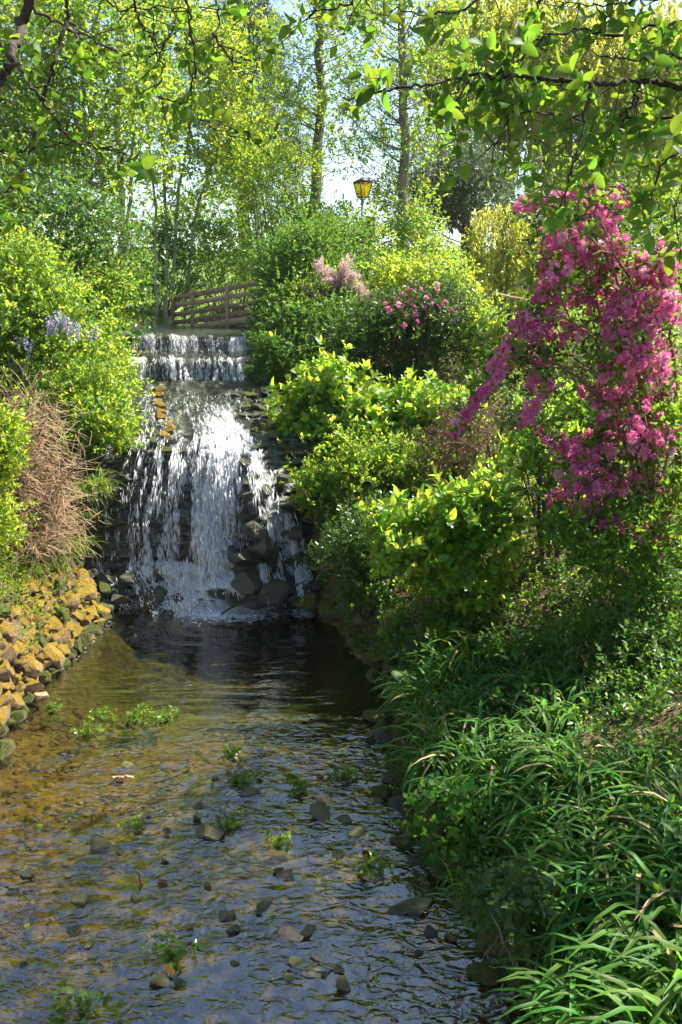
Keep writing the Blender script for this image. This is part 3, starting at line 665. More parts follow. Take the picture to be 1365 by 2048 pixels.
for i in range(26):
    yy = rng.uniform(4.6, 8.4); xx = xr(yy) + rng.normal(-.02, .07); s = rng.uniform(.05, .13)
    o = stone((xx, yy, max(height(xx, yy), 0) + .0), (s * 1.2, s, s * .75), STONEM if rng.random() < .6 else STONEW)
    o['label'] = 'mossy stone edging the foot of the right bank at the waterline'; o['category'] = 'stone'; o['group'] = 'stones along the right waterline'
for i in range(44):
    yy = rng.uniform(8.6, 12.0); xx = xr(yy) + rng.uniform(-.03, .08); zz = rng.uniform(.0, hbase_r(yy) * .9); s = rng.uniform(.08, .19)
    o = stone((xx + zz * .12, yy, zz), (s, s * 1.2, s * .75), STONEM); o['label'] = 'moss-grown block in the shaded rock bank right of the pool'; o['category'] = 'stone'; o['group'] = 'blocks of the mossy right bank'

# ------------------------------------------------------------------ plants
T8, T4, T2_ = leaf8(.55), leaf4(.55), leaf2(.55)
def sprig_tpl(rng, k, ang=55, top=True, stem=1.0, s=(.7, 1.0)):
    """local leaf frames on a short twig along +Y (length 1)"""
    h = np.linspace(.25, 1, k); ph = np.arange(k) * 2.4 + rng.uniform(0, 6)
    an = rad(ang) * np.linspace(1.15, .55, k) + rng.normal(0, .2, k)
    d = np.stack([np.sin(an) * np.cos(ph), np.cos(an), np.sin(an) * np.sin(ph)], -1)
    nrm = np.array([[0, 1., 0]]) - d * d[:, 1:2]; nrm += rng.normal(0, .25, (k, 3)); nrm -= d * (nrm * d).sum(1)[:, None]; nrm /= np.linalg.norm(nrm, axis=1)[:, None]
    x = np.cross(d, nrm); R = np.stack([x, d, nrm], -1)
    return np.stack([0 * h, h * stem, 0 * h], -1), R, rng.uniform(s[0], s[1], k)
def sprigs(rng, pos, dirs, size, k=7, leaf=.06, ang=55):
    """expand sprigs into leaves: returns pos, R, scale"""
    tp = [sprig_tpl(rng, k, ang) for _ in range(6)]; n = len(pos); sel = rng.integers(0, 6, n)
    Rs = basis(dirs, rng.uniform(0, 6.28, n)); ss = size * rng.uniform(.6, 1.3, n)
    lp = np.stack([t[0] for t in tp])[sel]; lR = np.stack([t[1] for t in tp])[sel]; ls = np.stack([t[2] for t in tp])[sel]
    Wp = pos[:, None] + np.einsum('nij,nkj->nki', Rs, lp * ss[:, None, None]); WR = np.einsum('nij,nkjl->nkil', Rs, lR)
    return Wp.reshape(-1, 3), WR.reshape(-1, 3, 3), (ls * leaf * rng.gamma(9, .115, (n, 1)).clip(.5, 1.4)).ravel()
def emit(parent, name, mat, T, pos, R, s, nparts=0, rest='foliage', stuff=None):
    """leaves as one mesh; the nparts that show largest as objects of their own"""
    loc = np.array(parent.location)
    if nparts:
        u, v, f = proj(pos); vis = (u > 0) & (u < 1365) & (v > 0) & (v < 2048)
        score = np.where(vis, s / f * (.4 + np.abs(np.einsum('ni,ni->n', R[:, :, 2], (pos - [0, 0, CAM_H]) / np.linalg.norm(pos - [0, 0, CAM_H], axis=1)[:, None]))), 0)
        o = np.argsort(-score); big, pos_, R_, s_ = o[:nparts], pos, R, s
        me = mesh(name, *T, mat)
        for i in big:
            ob = link(name, me, parent)
            M = np.eye(4); M[:3, :3] = R_[i] * s_[i]; M[:3, 3] = pos_[i] - loc
            ob.matrix_local = Matrix(M.tolist())
        o = o[nparts:]; pos, R, s = pos[o], R[o], s[o]
    if len(pos) == 0: return
    V, Fc = scatter(T, pos, R, s)
    ob = part(rest, V, Fc, mat, parent)
    if nparts or stuff: ob['kind'] = 'stuff'
def ell(px, py, Yd, rx, ry, rd=None):
    c = P(px, py, Yd); _, _, f = proj(c); k = f[0] / F
    return c, np.array([rx * k, rx * k * .9 if rd is None else rd, ry * k])
def lobes(rng, blobs, n, r, up=.35, fill=.75):
    """sub-clumps spread through the outer part of each blob"""
    C, Rr, O = [], [], []
    vol = np.array([b[1].prod() ** .66 for b in blobs]); cnt = np.maximum(2, (n * vol / vol.sum()).astype(int))
    for (c, e), k in zip(blobs, cnt):
        d = rng.normal(size=(k, 3)); d[:, 2] += up; d /= np.linalg.norm(d, axis=1)[:, None]
        rr = rng.uniform(fill - .4, fill + .36, (k, 1)); C.append(c + d * e * rr); O.append(d); Rr.append(r * rng.gamma(5, .2, k).clip(.4, 2))
    return np.concatenate(C), np.concatenate(Rr), np.concatenate(O)
def lobe_points(rng, C, Rr, O, n, up=.4, flat=.8):
    w = Rr ** 2; sel = rng.choice(len(C), n, p=w / w.sum()); d = rng.normal(size=(n, 3)) + O[sel] * .8; d[:, 2] += up
    d /= np.linalg.norm(d, axis=1)[:, None]; p = C[sel] + d * Rr[sel][:, None] * rng.uniform(.55, 1.1, (n, 1)) * [1, 1, flat]
    w = rng.random(n) < .18; p[w] += (d[w] * .8 + rng.normal(0, .5, (w.sum(), 3)) + [0, 0, .5]) * (Rr[sel][w][:, None] * rng.uniform(.15, .9, (w.sum(), 1)))   # shoots that stand out of the mass
    dd = d + rng.normal(0, .4, (n, 3)); dd[:, 2] += .2; return p, dd, sel
def bez(a, m, b, n=7):
    t = np.linspace(0, 1, n)[:, None]; return (1 - t) ** 2 * a + 2 * t * (1 - t) * m + t * t * b
PC = 0
def plant(name, label, cat, base, blobs, nl, lr, ns, leaf=.06, mat='mid', T=None, k=7, sprig=.14, ang=55, trunks=None, bark=BARK, limbs=.5, limb_r=.012, twigs=0, group=None, nparts=0, crown='foliage', wood='stem', up=.4, extra=None, nl_up=.35, fill=.75, twig_r=.0025):
    """shrub or tree: trunk(s), limbs to every clump, twigs, and leaves on sprigs"""
    global PC
    PC += 1; rng = np.random.default_rng(1000 + PC); base = np.asarray(base, float); T = T or leaf4(.55)
    th = thing(name, label, cat, base, group)
    C, Rr, O = lobes(rng, blobs, nl, lr, nl_up, fill)
    p, d, sel = lobe_points(rng, C, Rr, O, ns, up)
    wood_parts = []; trunk_pts = []
    if trunks:
        for pts, r0, r1 in trunks:
            pts = np.asarray(pts, float); tt = np.linspace(0, len(pts) - 1, len(pts) * 5); q = np.stack([np.interp(tt, np.arange(len(pts)), pts[:, c]) for c in range(3)], -1)
            q[1:-1] += rng.normal(0, .012 + r0 * .08, (len(q) - 2, 3)); rr = np.linspace(r0, r1, len(q)); wood_parts.append(tube(q, rr, 9)); trunk_pts += [(x, ra) for x, ra in zip(q[2:], rr[2:])]
        if trunk_pts: part('trunk' if trunks else wood, *join(wood_parts), bark, th, True)
    TP = np.array([x for x, _ in trunk_pts]) if trunk_pts else np.array([base + rng.normal(0, .12, 3) * [1, 1, 0] for _ in range(6)])
    wp = []
    for i in range(len(C)):
        if rng.random() > limbs: continue
        h = np.linalg.norm((C[i] - TP)[:, :2], axis=1); want = C[i][2] - .45 * h - .1
        j = int(np.argmin(np.abs(TP[:, 2] - want) + .6 * h)); a = TP[j]; dist = np.linalg.norm(C[i] - a)
        mid = a * .5 + C[i] * .5 + np.array([0, 0, -.12 * dist if trunk_pts else .1 * dist]) + rng.normal(0, .07 * dist, 3)
        q = bez(a, mid, C[i], 7); q[1:-1] += rng.normal(0, .012 * dist, (5, 3)); wp.append(tube(q, np.linspace(limb_r * (.6 + .35 * dist), limb_r * .35, 7), 5, False))
    if twigs:
        ti = rng.choice(len(p), min(twigs, len(p)), False); c0 = C[sel[ti]]
        for a, b in zip(c0, p[ti]): wp.append(tube(bez(a, (a + b) / 2 + rng.normal(0, .04, 3), b, 4), np.linspace(twig_r * 1.6, twig_r, 4), 3, False))
    if wp: part('limb' if trunk_pts else wood, *join(wp), bark, th, True)
    lp, lR, ls = sprigs(rng, p, d, sprig, k, leaf, ang)
    lR = lR
    emit(th, 'leaf', LM[mat], T, lp, lR, ls, nparts, crown)
    if extra: extra(th, rng, C, Rr, O, p, d)
    return th
def gz(p): return np.array([p[0], p[1], float(height(p[0], p[1]))])
def below(px, py, Yd): return gz(P(px, py, Yd))
T2N, T4N = leaf2(.3), leaf4(.34)
def B(Yd, *l): return [ell(a, b, Yd, c, d) for a, b, c, d in l]
def line(Yd, *l): return [P(a, b, Yd) for a, b in l]

# ---------- far: beyond the bridge
plant('pine_tree', 'dark blue-green conifer standing behind the bright trees left of centre', 'tree', gz(P(492, 520, 36)), B(36, (482, 20, 42, 40), (470, 110, 62, 45), (490, 190, 68, 45), (510, 260, 75, 45), (520, 330, 80, 45)), 90, .75, 2600, .30, 'pine', leaf2(.10), 11, .35, 40,
      trunks=[([gz(P(492, 520, 36)), P(488, 250, 36), P(480, -40, 36)], .30, .06)], bark=BARKD, limbs=.8, limb_r=.02, crown='crown', up=.1)
plant('ash_tree', 'slender grey tree with thin airy foliage left of the lantern', 'tree', gz(P(612, 470, 25)), B(25, (640, 90, 120, 150), (620, 300, 100, 110), (690, 30, 90, 70), (560, 230, 60, 90)), 120, .34, 2600, .085, 'bright', T2_, 6, .22, 55,
      trunks=[([gz(P(612, 470, 25)), P(630, 380, 25), P(643, 200, 25), P(636, 60, 25), P(640, -80, 25)], .17, .06)], limbs=.95, limb_r=.013, twigs=500, crown='crown', twig_r=.004)
plant('alder_tree', 'straight slim grey trunk with light airy foliage right of the lantern', 'tree', gz(P(803, 560, 22)), B(22, (790, 60, 150, 120), (770, 220, 120, 90), (870, 160, 90, 120), (740, 330, 80, 60), (850, 300, 70, 60), (830, 420, 60, 60)), 150, .30, 3200, .075, 'bright', T2_, 6, .2, 55,
      trunks=[([gz(P(803, 560, 22)), P(806, 400, 22), P(810, 250, 22), P(804, 60, 22), P(800, -100, 22)], .135, .07)], limbs=.95, limb_r=.011, twigs=600, crown='crown', twig_r=.004)
plant('maple_tree', 'tall bright green broadleaf tree filling the upper left corner', 'tree', below(235, 560, 20), B(20, (40, 90, 170, 130), (170, 60, 110, 100), (60, 260, 130, 120), (200, 200, 100, 110), (100, 370, 110, 70), (-80, 200, 120, 200), (250, 320, 60, 70)), 190, .55, 10500, .10, 'bright', T2_, 6, .26, 58,
      trunks=[([below(235, 560, 20), P(245, 420, 20), P(235, 250, 20), P(240, 60, 20), P(250, -60, 20)], .085, .04), ([below(225, 560, 20), P(200, 330, 20), P(160, 120, 20)], .06, .02), ([below(240, 560, 20), P(265, 300, 20), P(280, 60, 20)], .055, .02)], limbs=.7, limb_r=.011, twigs=300, crown='crown', bark=BARKP, twig_r=.005)
plant('birch_tree', 'many-stemmed pale tree with sky gaps between thin upright stems left of centre', 'tree', below(330, 630, 23), B(23, (330, 90, 120, 110), (420, 110, 80, 120), (300, 260, 70, 110), (420, 270, 80, 100), (470, 330, 70, 70), (370, 380, 70, 60), (510, 240, 40, 60)), 170, .38, 6000, .09, 'lime', T2_, 6, .22, 58,
      trunks=[([below(330, 630, 23), P(333, 450, 23), P(325, 250, 23), P(330, 20, 23)], .055, .02), ([below(338, 630, 23), P(352, 420, 23), P(385, 230, 23), P(400, 40, 23)], .045, .02), ([below(312, 632, 22.5), P(312, 400, 23), P(290, 200, 23), P(270, 20, 23)], .04, .015), ([below(352, 632, 24), P(390, 420, 23), P(450, 250, 23), P(480, 120, 23)], .04, .012)], limbs=.8, limb_r=.009, twigs=400, crown='crown', bark=BARKP, twig_r=.004)
plant('olive_willow', 'rounded grey-green pollard willow beyond the fence right of centre', 'tree', gz(P(952, 560, 26.5)), B(26.5, (880, 390, 75, 55), (925, 370, 65, 50), (850, 425, 55, 45), (950, 410, 45, 50)), 110, .45, 4200, .12, 'grey', T2N, 7, .28, 45,
      trunks=[([gz(P(952, 560, 26.5)), P(950, 480, 26.5), P(925, 430, 26.5)], .24, .14), ([P(948, 480, 26.5), P(890, 430, 26.5)], .12, .05)], limbs=.8, limb_r=.016, crown='crown')
plant('hedge_shrub', 'broad shady thicket behind the left end of the footbridge', 'shrub', below(330, 640, 24), B(24, (320, 590, 70, 50), (300, 520, 50, 60), (420, 530, 100, 70)), 60, .35, 2600, .08, 'mid', T2_, 6, .2, crown='crown')
plant('lilac_shrub', 'loose sunlit shrub rising behind the middle of the footbridge', 'shrub', below(480, 640, 26), B(26, (470, 460, 100, 80), (390, 470, 60, 80), (560, 480, 80, 70), (520, 570, 90, 50)), 90, .4, 2700, .085, 'bright', T2_, 6, .22, crown='crown', twigs=200, twig_r=.004)
plant('hazel_shrub', 'tall green shrub behind the right end of the footbridge', 'shrub', below(570, 600, 22), B(22, (560, 400, 70, 80), (520, 350, 60, 60), (610, 480, 70, 60), (570, 540, 60, 60)), 80, .35, 2300, .08, 'bright', T2_, 6, .2, crown='crown', limbs=.7, twigs=200, twig_r=.004)
plant('laurel_shrub', 'dull green shrub at the foot of the lantern post', 'shrub', below(690, 560, 21), B(21, (660, 470, 60, 40), (690, 510, 80, 45), (640, 520, 60, 40), (780, 500, 45, 50), (760, 560, 40, 30)), 60, .3, 2200, .07, 'mid', T2_, 6, .18, crown='crown')
plant('elder_shrub', 'leafy sapling growing by the slim trunk right of the lantern', 'shrub', below(850, 580, 21), B(21, (840, 500, 45, 50), (870, 540, 40, 35), (830, 450, 30, 40)), 40, .25, 800, .08, 'bright', T2_, 6, .18, crown='crown')
plant('field_hedge', 'low green hedge on the far right behind the drooping willow', 'shrub', gz(P(1120, 560, 28)), B(28, (1100, 530, 90, 60), (1220, 520, 90, 80), (1340, 520, 90, 90), (1200, 430, 120, 80)), 90, .5, 3000, .1, 'bright', T2_, 6, .25, crown='crown')

def willow(name, label, base, top, blobs, n, Lr, mat, trunks, seed, leaf=.11):
    """weeping tree: strands hang from the crown, narrow leaves all along them"""
    rng = np.random.default_rng(seed); th = thing(name, label, 'tree', base)
    part('trunk', *join([tube(np.array(t[0]), np.linspace(t[1], t[2], len(t[0])), 8) for t in trunks]), BARK, th, True)
    wp, lp, ld = [], [], []
    TP = np.concatenate([np.array(t[0]) for t in trunks])
    for c, e in blobs:
        k = max(4, int(n * e.prod() ** .66 / sum(b[1].prod() ** .66 for b in blobs)))
        for _ in range(k):
            d = rng.normal(size=3); d[2] = abs(d[2]); d /= np.linalg.norm(d); s0 = c + d * e * rng.uniform(.5, 1.05)
            L_ = rng.uniform(*Lr); m = int(L_ / .16) + 2; t = np.linspace(0, 1, m)[:, None]
            out = np.array([d[0], d[1], 0]) * .25; q = s0 + out * np.sqrt(t) * L_ * .5 + np.array([0, 0, -1]) * L_ * t ** 1.25 + rng.normal(0, .02, (m, 3)).cumsum(0) * .6
            wp.append(tube(q, .003, 3, False)); lp.append(q); ld.append(np.tile([[0, 0, -1.]], (m, 1)) + rng.normal(0, .25, (m, 3)))
        for _ in range(6):
            d = rng.normal(size=3); e2 = c + d / np.linalg.norm(d) * e * .8; a = TP[np.argmin(np.linalg.norm(TP - e2, axis=1))]; wp.append(tube(bez(a, (a + e2) / 2 + [0, 0, .3], e2, 7), np.linspace(.05, .012, 7), 5, False))
    part('limb', *join(wp), BARKB, th, True, stuff=True)
    lp, ld = np.concatenate(lp), np.concatenate(ld)
    p, R, s = sprigs(rng, lp, ld, .16, 6, leaf, 42); emit(th, 'leaf', LM[mat], leaf2(.3), p, R, s, 0, 'crown')
willow('weeping_willow', 'weeping willow whose pale curtain hangs in front of the far fence rail', gz(P(1000, 640, 24)), None, B(24, (1000, 440, 65, 45), (985, 530, 45, 40), (1060, 470, 50, 50)), 260, (1.2, 3.0), 'willow', [(line(24, (1010, 640), (1005, 540), (1010, 440)), .12, .05)], 71)
willow('golden_willow', 'large golden-green willow filling the upper right background', gz(P(1150, 560, 30)), None, B(30, (950, 120, 100, 120), (1060, 60, 120, 130), (1180, 120, 130, 140), (1310, 150, 120, 160), (1080, 260, 110, 110), (1230, 310, 130, 110), (960, 260, 60, 90), (1370, 330, 80, 110), (930, 20, 90, 70)), 1000, (1.2, 3.2), 'willow', [(line(30, (1150, 560), (1145, 400), (1120, 250), (1080, 80)), .35, .1), (line(30, (1145, 420), (1220, 250), (1300, 60)), .2, .07), (line(30, (1130, 330), (1010, 230), (940, 120)), .15, .05), (line(30, (930, 520), (938, 330), (925, 230), (905, 120)), .16, .06)], 72, .2)

# ---------- lantern, stump, footbridge and handrails
Yl = 20.0
lb = below(724, 560, Yl); lan = thing('street_lamp', 'old lantern with amber glass panes on a pale green iron post', 'lamp', lb)
k = Yl / F
Pm = solidmat('painted_post', (.20, .25, .20), (.28, .33, .27), 8, .6, .2); FRM = solidmat('lantern_iron', (.03, .03, .025), (.06, .055, .04), 12, .5, .3)
top = P(726, 396, Yl); roofz = P(726, 364, Yl)[2]
part('post', *join([tube([lb, lb + [0, 0, .5], [top[0], top[1], top[2] - .02]], [.05, .042, .035], 10), tube([[top[0], top[1], top[2] - .05], [top[0], top[1], top[2]]], [.05, .075], 10)]), Pm, lan, True)
m, nt, N, L = nm('amber_glass')
nz = N('TexNoise'); nz.inputs['Scale'].default_value = 9; rr_ = ramp(N, [(.3, (.70, .48, .04)), (.7, (.90, .72, .12))]); L(nz.outputs[0], rr_.inputs[0])
t1 = N('BsdfTranslucent'); L(rr_.outputs[0], t1.inputs[0]); t2 = N('BsdfPrincipled'); L(rr_.outputs[0], t2.inputs['Base Color']); t2.inputs['Roughness'].default_value = .15
t3 = N('BsdfTransparent'); t3.inputs[0].default_value = (1, .95, .45, 1); m0 = N('MixShader'); m0.inputs[0].default_value = .75; L(t1.outputs[0], m0.inputs[1]); L(t3.outputs[0], m0.inputs[2])
mm = N('MixShader'); mm.inputs[0].default_value = .12; L(m0.outputs[0], mm.inputs[1]); L(t2.outputs[0], mm.inputs[2]); o = N('OutputMaterial'); L(mm.outputs[0], o.inputs[0]); AMB = m
z0, z1, w0, w1 = top[2], roofz, .085, .145
def ring(z, w): return [np.array([top[0] + sx_ * w * math.cos(.5) - sy_ * w * math.sin(.5), top[1] + sx_ * w * math.sin(.5) + sy_ * w * math.cos(.5), z]) for sx_, sy_ in ((-1, -1), (1, -1), (1, 1), (-1, 1))]
a4, b4 = ring(z0 + .015, w0), ring(z1 - .01, w1)
for i in range(4):
    j = (i + 1) % 4; c = (a4[i] + a4[j] + b4[i] + b4[j]) / 4; ins = np.array([top[0], top[1], c[2]]) - c; ins = ins / np.linalg.norm(ins) * .004
    V = np.array([a4[i], a4[j], b4[j], b4[i]]); V = c + (V - c) * .93 + ins; V = np.concatenate([V, V + ins])
    part('pane', V, np.array([[0, 1, 2], [0, 2, 3], [4, 6, 5], [4, 7, 6], [0, 4, 5], [0, 5, 1], [1, 5, 6], [1, 6, 2], [2, 6, 7], [2, 7, 3], [3, 7, 4], [3, 4, 0]]), AMB, lan)
fp = [tube([a4[i], b4[i]], .012, 6) for i in range(4)] + [tube([a4[i], a4[(i + 1) % 4]], .012, 6) for i in range(4)] + [tube([b4[i], b4[(i + 1) % 4]], .014, 6) for i in range(4)]
part('frame', *join(fp), FRM, lan)
e4 = ring(z1 + .004, w1 + .012); f4 = ring(z1 + .07, .05)
V = np.array(e4 + f4 + [np.array([top[0], top[1], z1 + .11])]); Fc = [[i, (i + 1) % 4, 4 + (i + 1) % 4] for i in range(4)] + [[i, 4 + (i + 1) % 4, 4 + i] for i in range(4)] + [[4 + i, 4 + (i + 1) % 4, 8] for i in range(4)] + [[0, 2, 1], [0, 3, 2]]
part('roof', V, np.array(Fc), FRM, lan)
st = thing('tree_stump', 'gnarled dark stump with a raised knob beside the lantern post', 'stump', below(735, 545, 19.6))
sb_ = np.array(st.location); q = np.array([sb_, P(730, 500, 19.6), P(727, 480, 19.6), P(738, 455, 19.6), P(742, 432, 19.6)])
tv, tf = tube(np.stack([np.interp(np.linspace(0, 4, 22), np.arange(5), q[:, c]) for c in range(3)], -1), np.interp(np.linspace(0, 4, 22), [0, 1, 2, 3, 4], [.2, .17, .19, .14, .10]), 14)
tv = tv + .06 * np.stack([fbm(tv * 5, 81), fbm(tv * 5, 82), fbm(tv * 5, 83)], -1); part('trunk', tv, tf, BARKD, st, True)
q2 = tube(line(19.6, (728, 490), (718, 478), (714, 492)), [.1, .09, .05], 10); part('limb', q2[0] + .03 * np.stack([fbm(q2[0] * 6, 84)] * 3, -1), q2[1], BARKD, st, True)
rng = np.random.default_rng(55)
pp = P(735, 470, 19.5) + rng.normal(0, 1, (170, 3)) * [.22, .15, .3]; lp, lR, ls = sprigs(rng, pp, rng.normal(0, 1, (170, 3)) + [0, -.3, .5], .14, 6, .075)
emit(st, 'leaf', LM['bright'], T2_, lp, lR, ls)
plant('bronze_shrub', 'small reddish-leaved shrub at the foot of the stump', 'shrub', below(715, 520, 19.4), B(19.4, (706, 488, 18, 15)), 10, .14, 160, .05, 'red', T2_, 6, .12)
br = thing('footbridge', 'weathered timber footbridge with plank railings above the weir', 'bridge', P(430, 655, 20))
# it climbs a little toward the right bank; near side railing, far side railing and the deck between
def bl(px): return np.interp(px, [330, 530], [21.2, 19.4])
def pt(px, py, dy=0): return P(px, py, bl(px) + dy)
part('deck_beam', *beam(pt(395, 655), pt(545, 632), .09, .15, 1), WOOD, br)
for s in range(9): 
    px = 400 + s * 17; a = pt(px, np.interp(px, [395, 545], [645, 622])); part('deck_plank', *beam(a + [0, .02, .02], a + [.12, 1.3, .02], .17, .04, s), WOOD, br)
for i, (y0, y1) in enumerate(((597, 563), (612, 582), (630, 602), (645, 620))):
    part('rail', *beam(pt(342, y0) + [0, .05, 0], pt(532, y1) + [0, .05, 0], .03, .10 if i else .11, 20 + i), WOOD, br)
for px, y0, y1 in ((386, 580, 672), (455, 571, 668), (528, 556, 650), (346, 592, 672)):
    part('post', *beam(pt(px, y1), pt(px, y0), .08, .08, px), WOOD, br)
part('far_beam', *beam(pt(395, 652) + [.12, 1.3, -.03], pt(545, 630) + [.12, 1.3, -.03], .09, .15, 7), WOODD, br)
hr = thing('handrail', 'dark timber handrail sloping down to the right behind the blossoming bush', 'fence', below(905, 610, 18.5))
part('rail', *beam(P(852, 537, 19), P(932, 570, 18.2), .06, .09, 1), WOODD, hr); part('rail', *beam(P(900, 588, 18.4), P(945, 604, 18.1), .05, .1, 2), WOODD, hr); part('rail', *beam(P(932, 570, 18.2), P(962, 584, 17.9), .06, .08, 3), WOODD, hr)
for px, py, Yd in ((903, 556, 18.5), (862, 541, 18.9), (946, 578, 18.0)): b_ = P(px, py, Yd); part('post', *beam([b_[0], b_[1], b_[2] - .75], b_, .08, .08, px), WOODD, hr)
h2 = thing('handrail', 'two weathered fence rails showing between the willow and the pink blossoms', 'fence', below(1010, 640, 19))
part('rail', *beam(P(985, 586, 19), P(1062, 604, 19), .05, .07, 5), WOOD, h2); part('rail', *beam(P(968, 615, 19), P(1062, 636, 19), .05, .14, 6), WOODD, h2)
for px, py in ((972, 584), (1058, 598)): b_ = P(px, py, 19.1); part('post', *beam([b_[0], b_[1], b_[2] - .9], b_, .09, .09, px), WOODD, h2)
h3 = thing('fence_post', 'single brown square fence post under the slim trunk', 'post', below(764, 590, 18.5)); a = np.array(h3.location); t_ = P(764, 540, 18.5); part('post', *beam(a, t_, .1, .1, 9), WOOD, h3); part('cap', *beam(t_ + [-.09, 0, -.03], t_ + [.05, 0, -.03], .12, .06, 4), WOOD, h3)

# ---------- left bank
plant('ivy_thicket', 'great rounded dark thicket of ivy on the left bank above the wisteria', 'shrub', below(120, 690, 15.2), B(15.2, (110, 500, 130, 120), (30, 460, 110, 110), (200, 520, 85, 100), (222, 590, 46, 80), (130, 610, 110, 70), (-60, 540, 100, 150)), 170, .40, 5200, .072, 'thicket', T4, 7, .18, 55, limbs=.3, twigs=300)  # leaf colour darkened to carry the thicket's shaded front
plant('bindweed_mass', 'bright creeper spilling over the left rim beside the weir', 'shrub', below(230, 700, 14.6), B(14.6, (215, 640, 38, 60), (195, 690, 45, 50), (205, 735, 30, 45)), 50, .22, 1500, .065, 'bright', T4, 6, .14)  # brighter leaf colour paints the sunlit right edge of the thicket
def wist(th, rng, C, Rr, O, p, d):
    fs = []
    for px, py, n in ((118, 632, 9), (150, 650, 4), (52, 678, 5), (100, 640, 4), (178, 655, 3), (60, 730, 2)):
        for _ in range(n):
            a = P(px + rng.normal(0, 10), py + rng.normal(0, 8), 12.55); L_ = rng.uniform(.14, .24)
            m_ = 34; t = rng.uniform(0, 1, m_); r_ = .035 * (1.1 - t); ph = rng.uniform(0, 6.3, m_)
            fs.append(np.stack([a[0] + r_ * np.cos(ph), a[1] + r_ * np.sin(ph), a[2] - t * L_], -1))
    for f in fs: 
        dd = f - f.mean(0); dd[:, 2] = -.02
        part('flower', *scatter(leaf4(.8), f, basis(dd + 1e-4, rng.uniform(0, 6, len(f))), np.full(len(f), .03)), LM['mauve'], th)
plant('wisteria', 'bright green wisteria with hanging pale mauve flowers on the left bank', 'shrub', below(80, 820, 13.4), B(13.4, (40, 610, 100, 80), (120, 660, 90, 60), (60, 720, 110, 70), (165, 735, 55, 50), (-40, 680, 80, 110), (30, 540, 60, 40)), 150, .28, 4600, .07, 'bright', T4, 7, .17, 58, twigs=200, extra=wist)
plant('bramble', 'sunny tangle of small bright leaves below the wisteria', 'shrub', below(150, 880, 13.0), B(13.0, (125, 800, 95, 55), (195, 790, 36, 45), (60, 790, 90, 60), (120, 850, 80, 50)), 100, .22, 3600, .05, 'bright', T4, 7, .13)
plant('nettle_patch', 'dense bright green nettles hanging beside the upper chute', 'shrub', below(205, 920, 12.7), B(12.6, (215, 850, 45, 55), (175, 880, 50, 45), (235, 880, 28, 30)), 60, .17, 1700, .075, 'bright', leaf4(.42), 7, .13)
plant('edge_ivy', 'lime-green ivy clump close by at the left edge of the picture', 'shrub', below(-20, 1060, 9.6), B(9.4, (-22, 885, 46, 44), (-16, 955, 42, 50), (-36, 1030, 36, 45), (-45, 1080, 30, 40)), 60, .14, 1900, .055, 'lime', T4, 7, .10, nparts=120, limbs=.0)
# brown leafless bush
rng = np.random.default_rng(31); db = thing('bare_shrub', 'leafless brown twiggy bush above the rubble wall', 'shrub', below(60, 1140, 10.8)); b0 = np.array(db.location)
tw, st_ = [], []
for i in range(84):
    a = b0 + rng.normal(0, .16, 3) * [1, 1, .2]; px, py = rng.uniform(-50, 165), rng.uniform(770, 1110)
    if px > 80 + (py - 760) * .6: px -= 60
    e = P(px, py, 10.9 + rng.normal(0, .3)); mpt = (a + e) / 2 + [rng.normal(0, .15), rng.normal(0, .15), .3]
    q = bez(a, mpt, e, 12); q[1:] += rng.normal(0, .018, (11, 3)).cumsum(0) * .5; st_.append(tube(q, np.linspace(.011, .004, 12), 5, False))
    for j in range(30):
        o_ = q[rng.integers(3, 12)]; d = rng.normal(0, 1, 3) + [.35, -.25, .25]; d /= np.linalg.norm(d); L_ = rng.uniform(.15, .5); m_ = o_ + d * L_ * .55 + rng.normal(0, .03, 3); e_ = o_ + d * L_ + [rng.normal(0, .06), rng.normal(0, .06), -.12 * rng.random()]
        q2 = bez(o_, m_, e_, 5); tw.append(tube(q2, np.linspace(.0042, .0022, 5), 3, False))
        for _ in range(2):
            o2 = q2[rng.integers(1, 5)]; d2 = d + rng.normal(0, .6, 3); e2 = o2 + d2 / np.linalg.norm(d2) * rng.uniform(.08, .22); tw.append(tube(bez(o2, (o2 + e2) / 2 + rng.normal(0, .015, 3), e2, 3), [.0028, .0024, .0018], 3, False))
part('stem', *join(st_), BARKB, db, True); ob = part('twigs', *join(tw), LM['twig'], db); ob['kind'] = 'stuff'
rt = thing('hanging_root', 'bare reddish twig trailing down the dark wall left of the falls', 'root', P(165, 880, 11.8))
part('stem', *tube(line(11.75, (150, 870), (168, 900), (176, 960), (175, 1010), (182, 1040), (195, 1062)), np.linspace(.012, .004, 6), 6), BARKB, rt, True)
BL = [mesh('blade', *strap(8, 1, l_, .05, seed=i), None, True) for i, l_ in enumerate((.2, .6, .9, .4, .1, 1.1))]
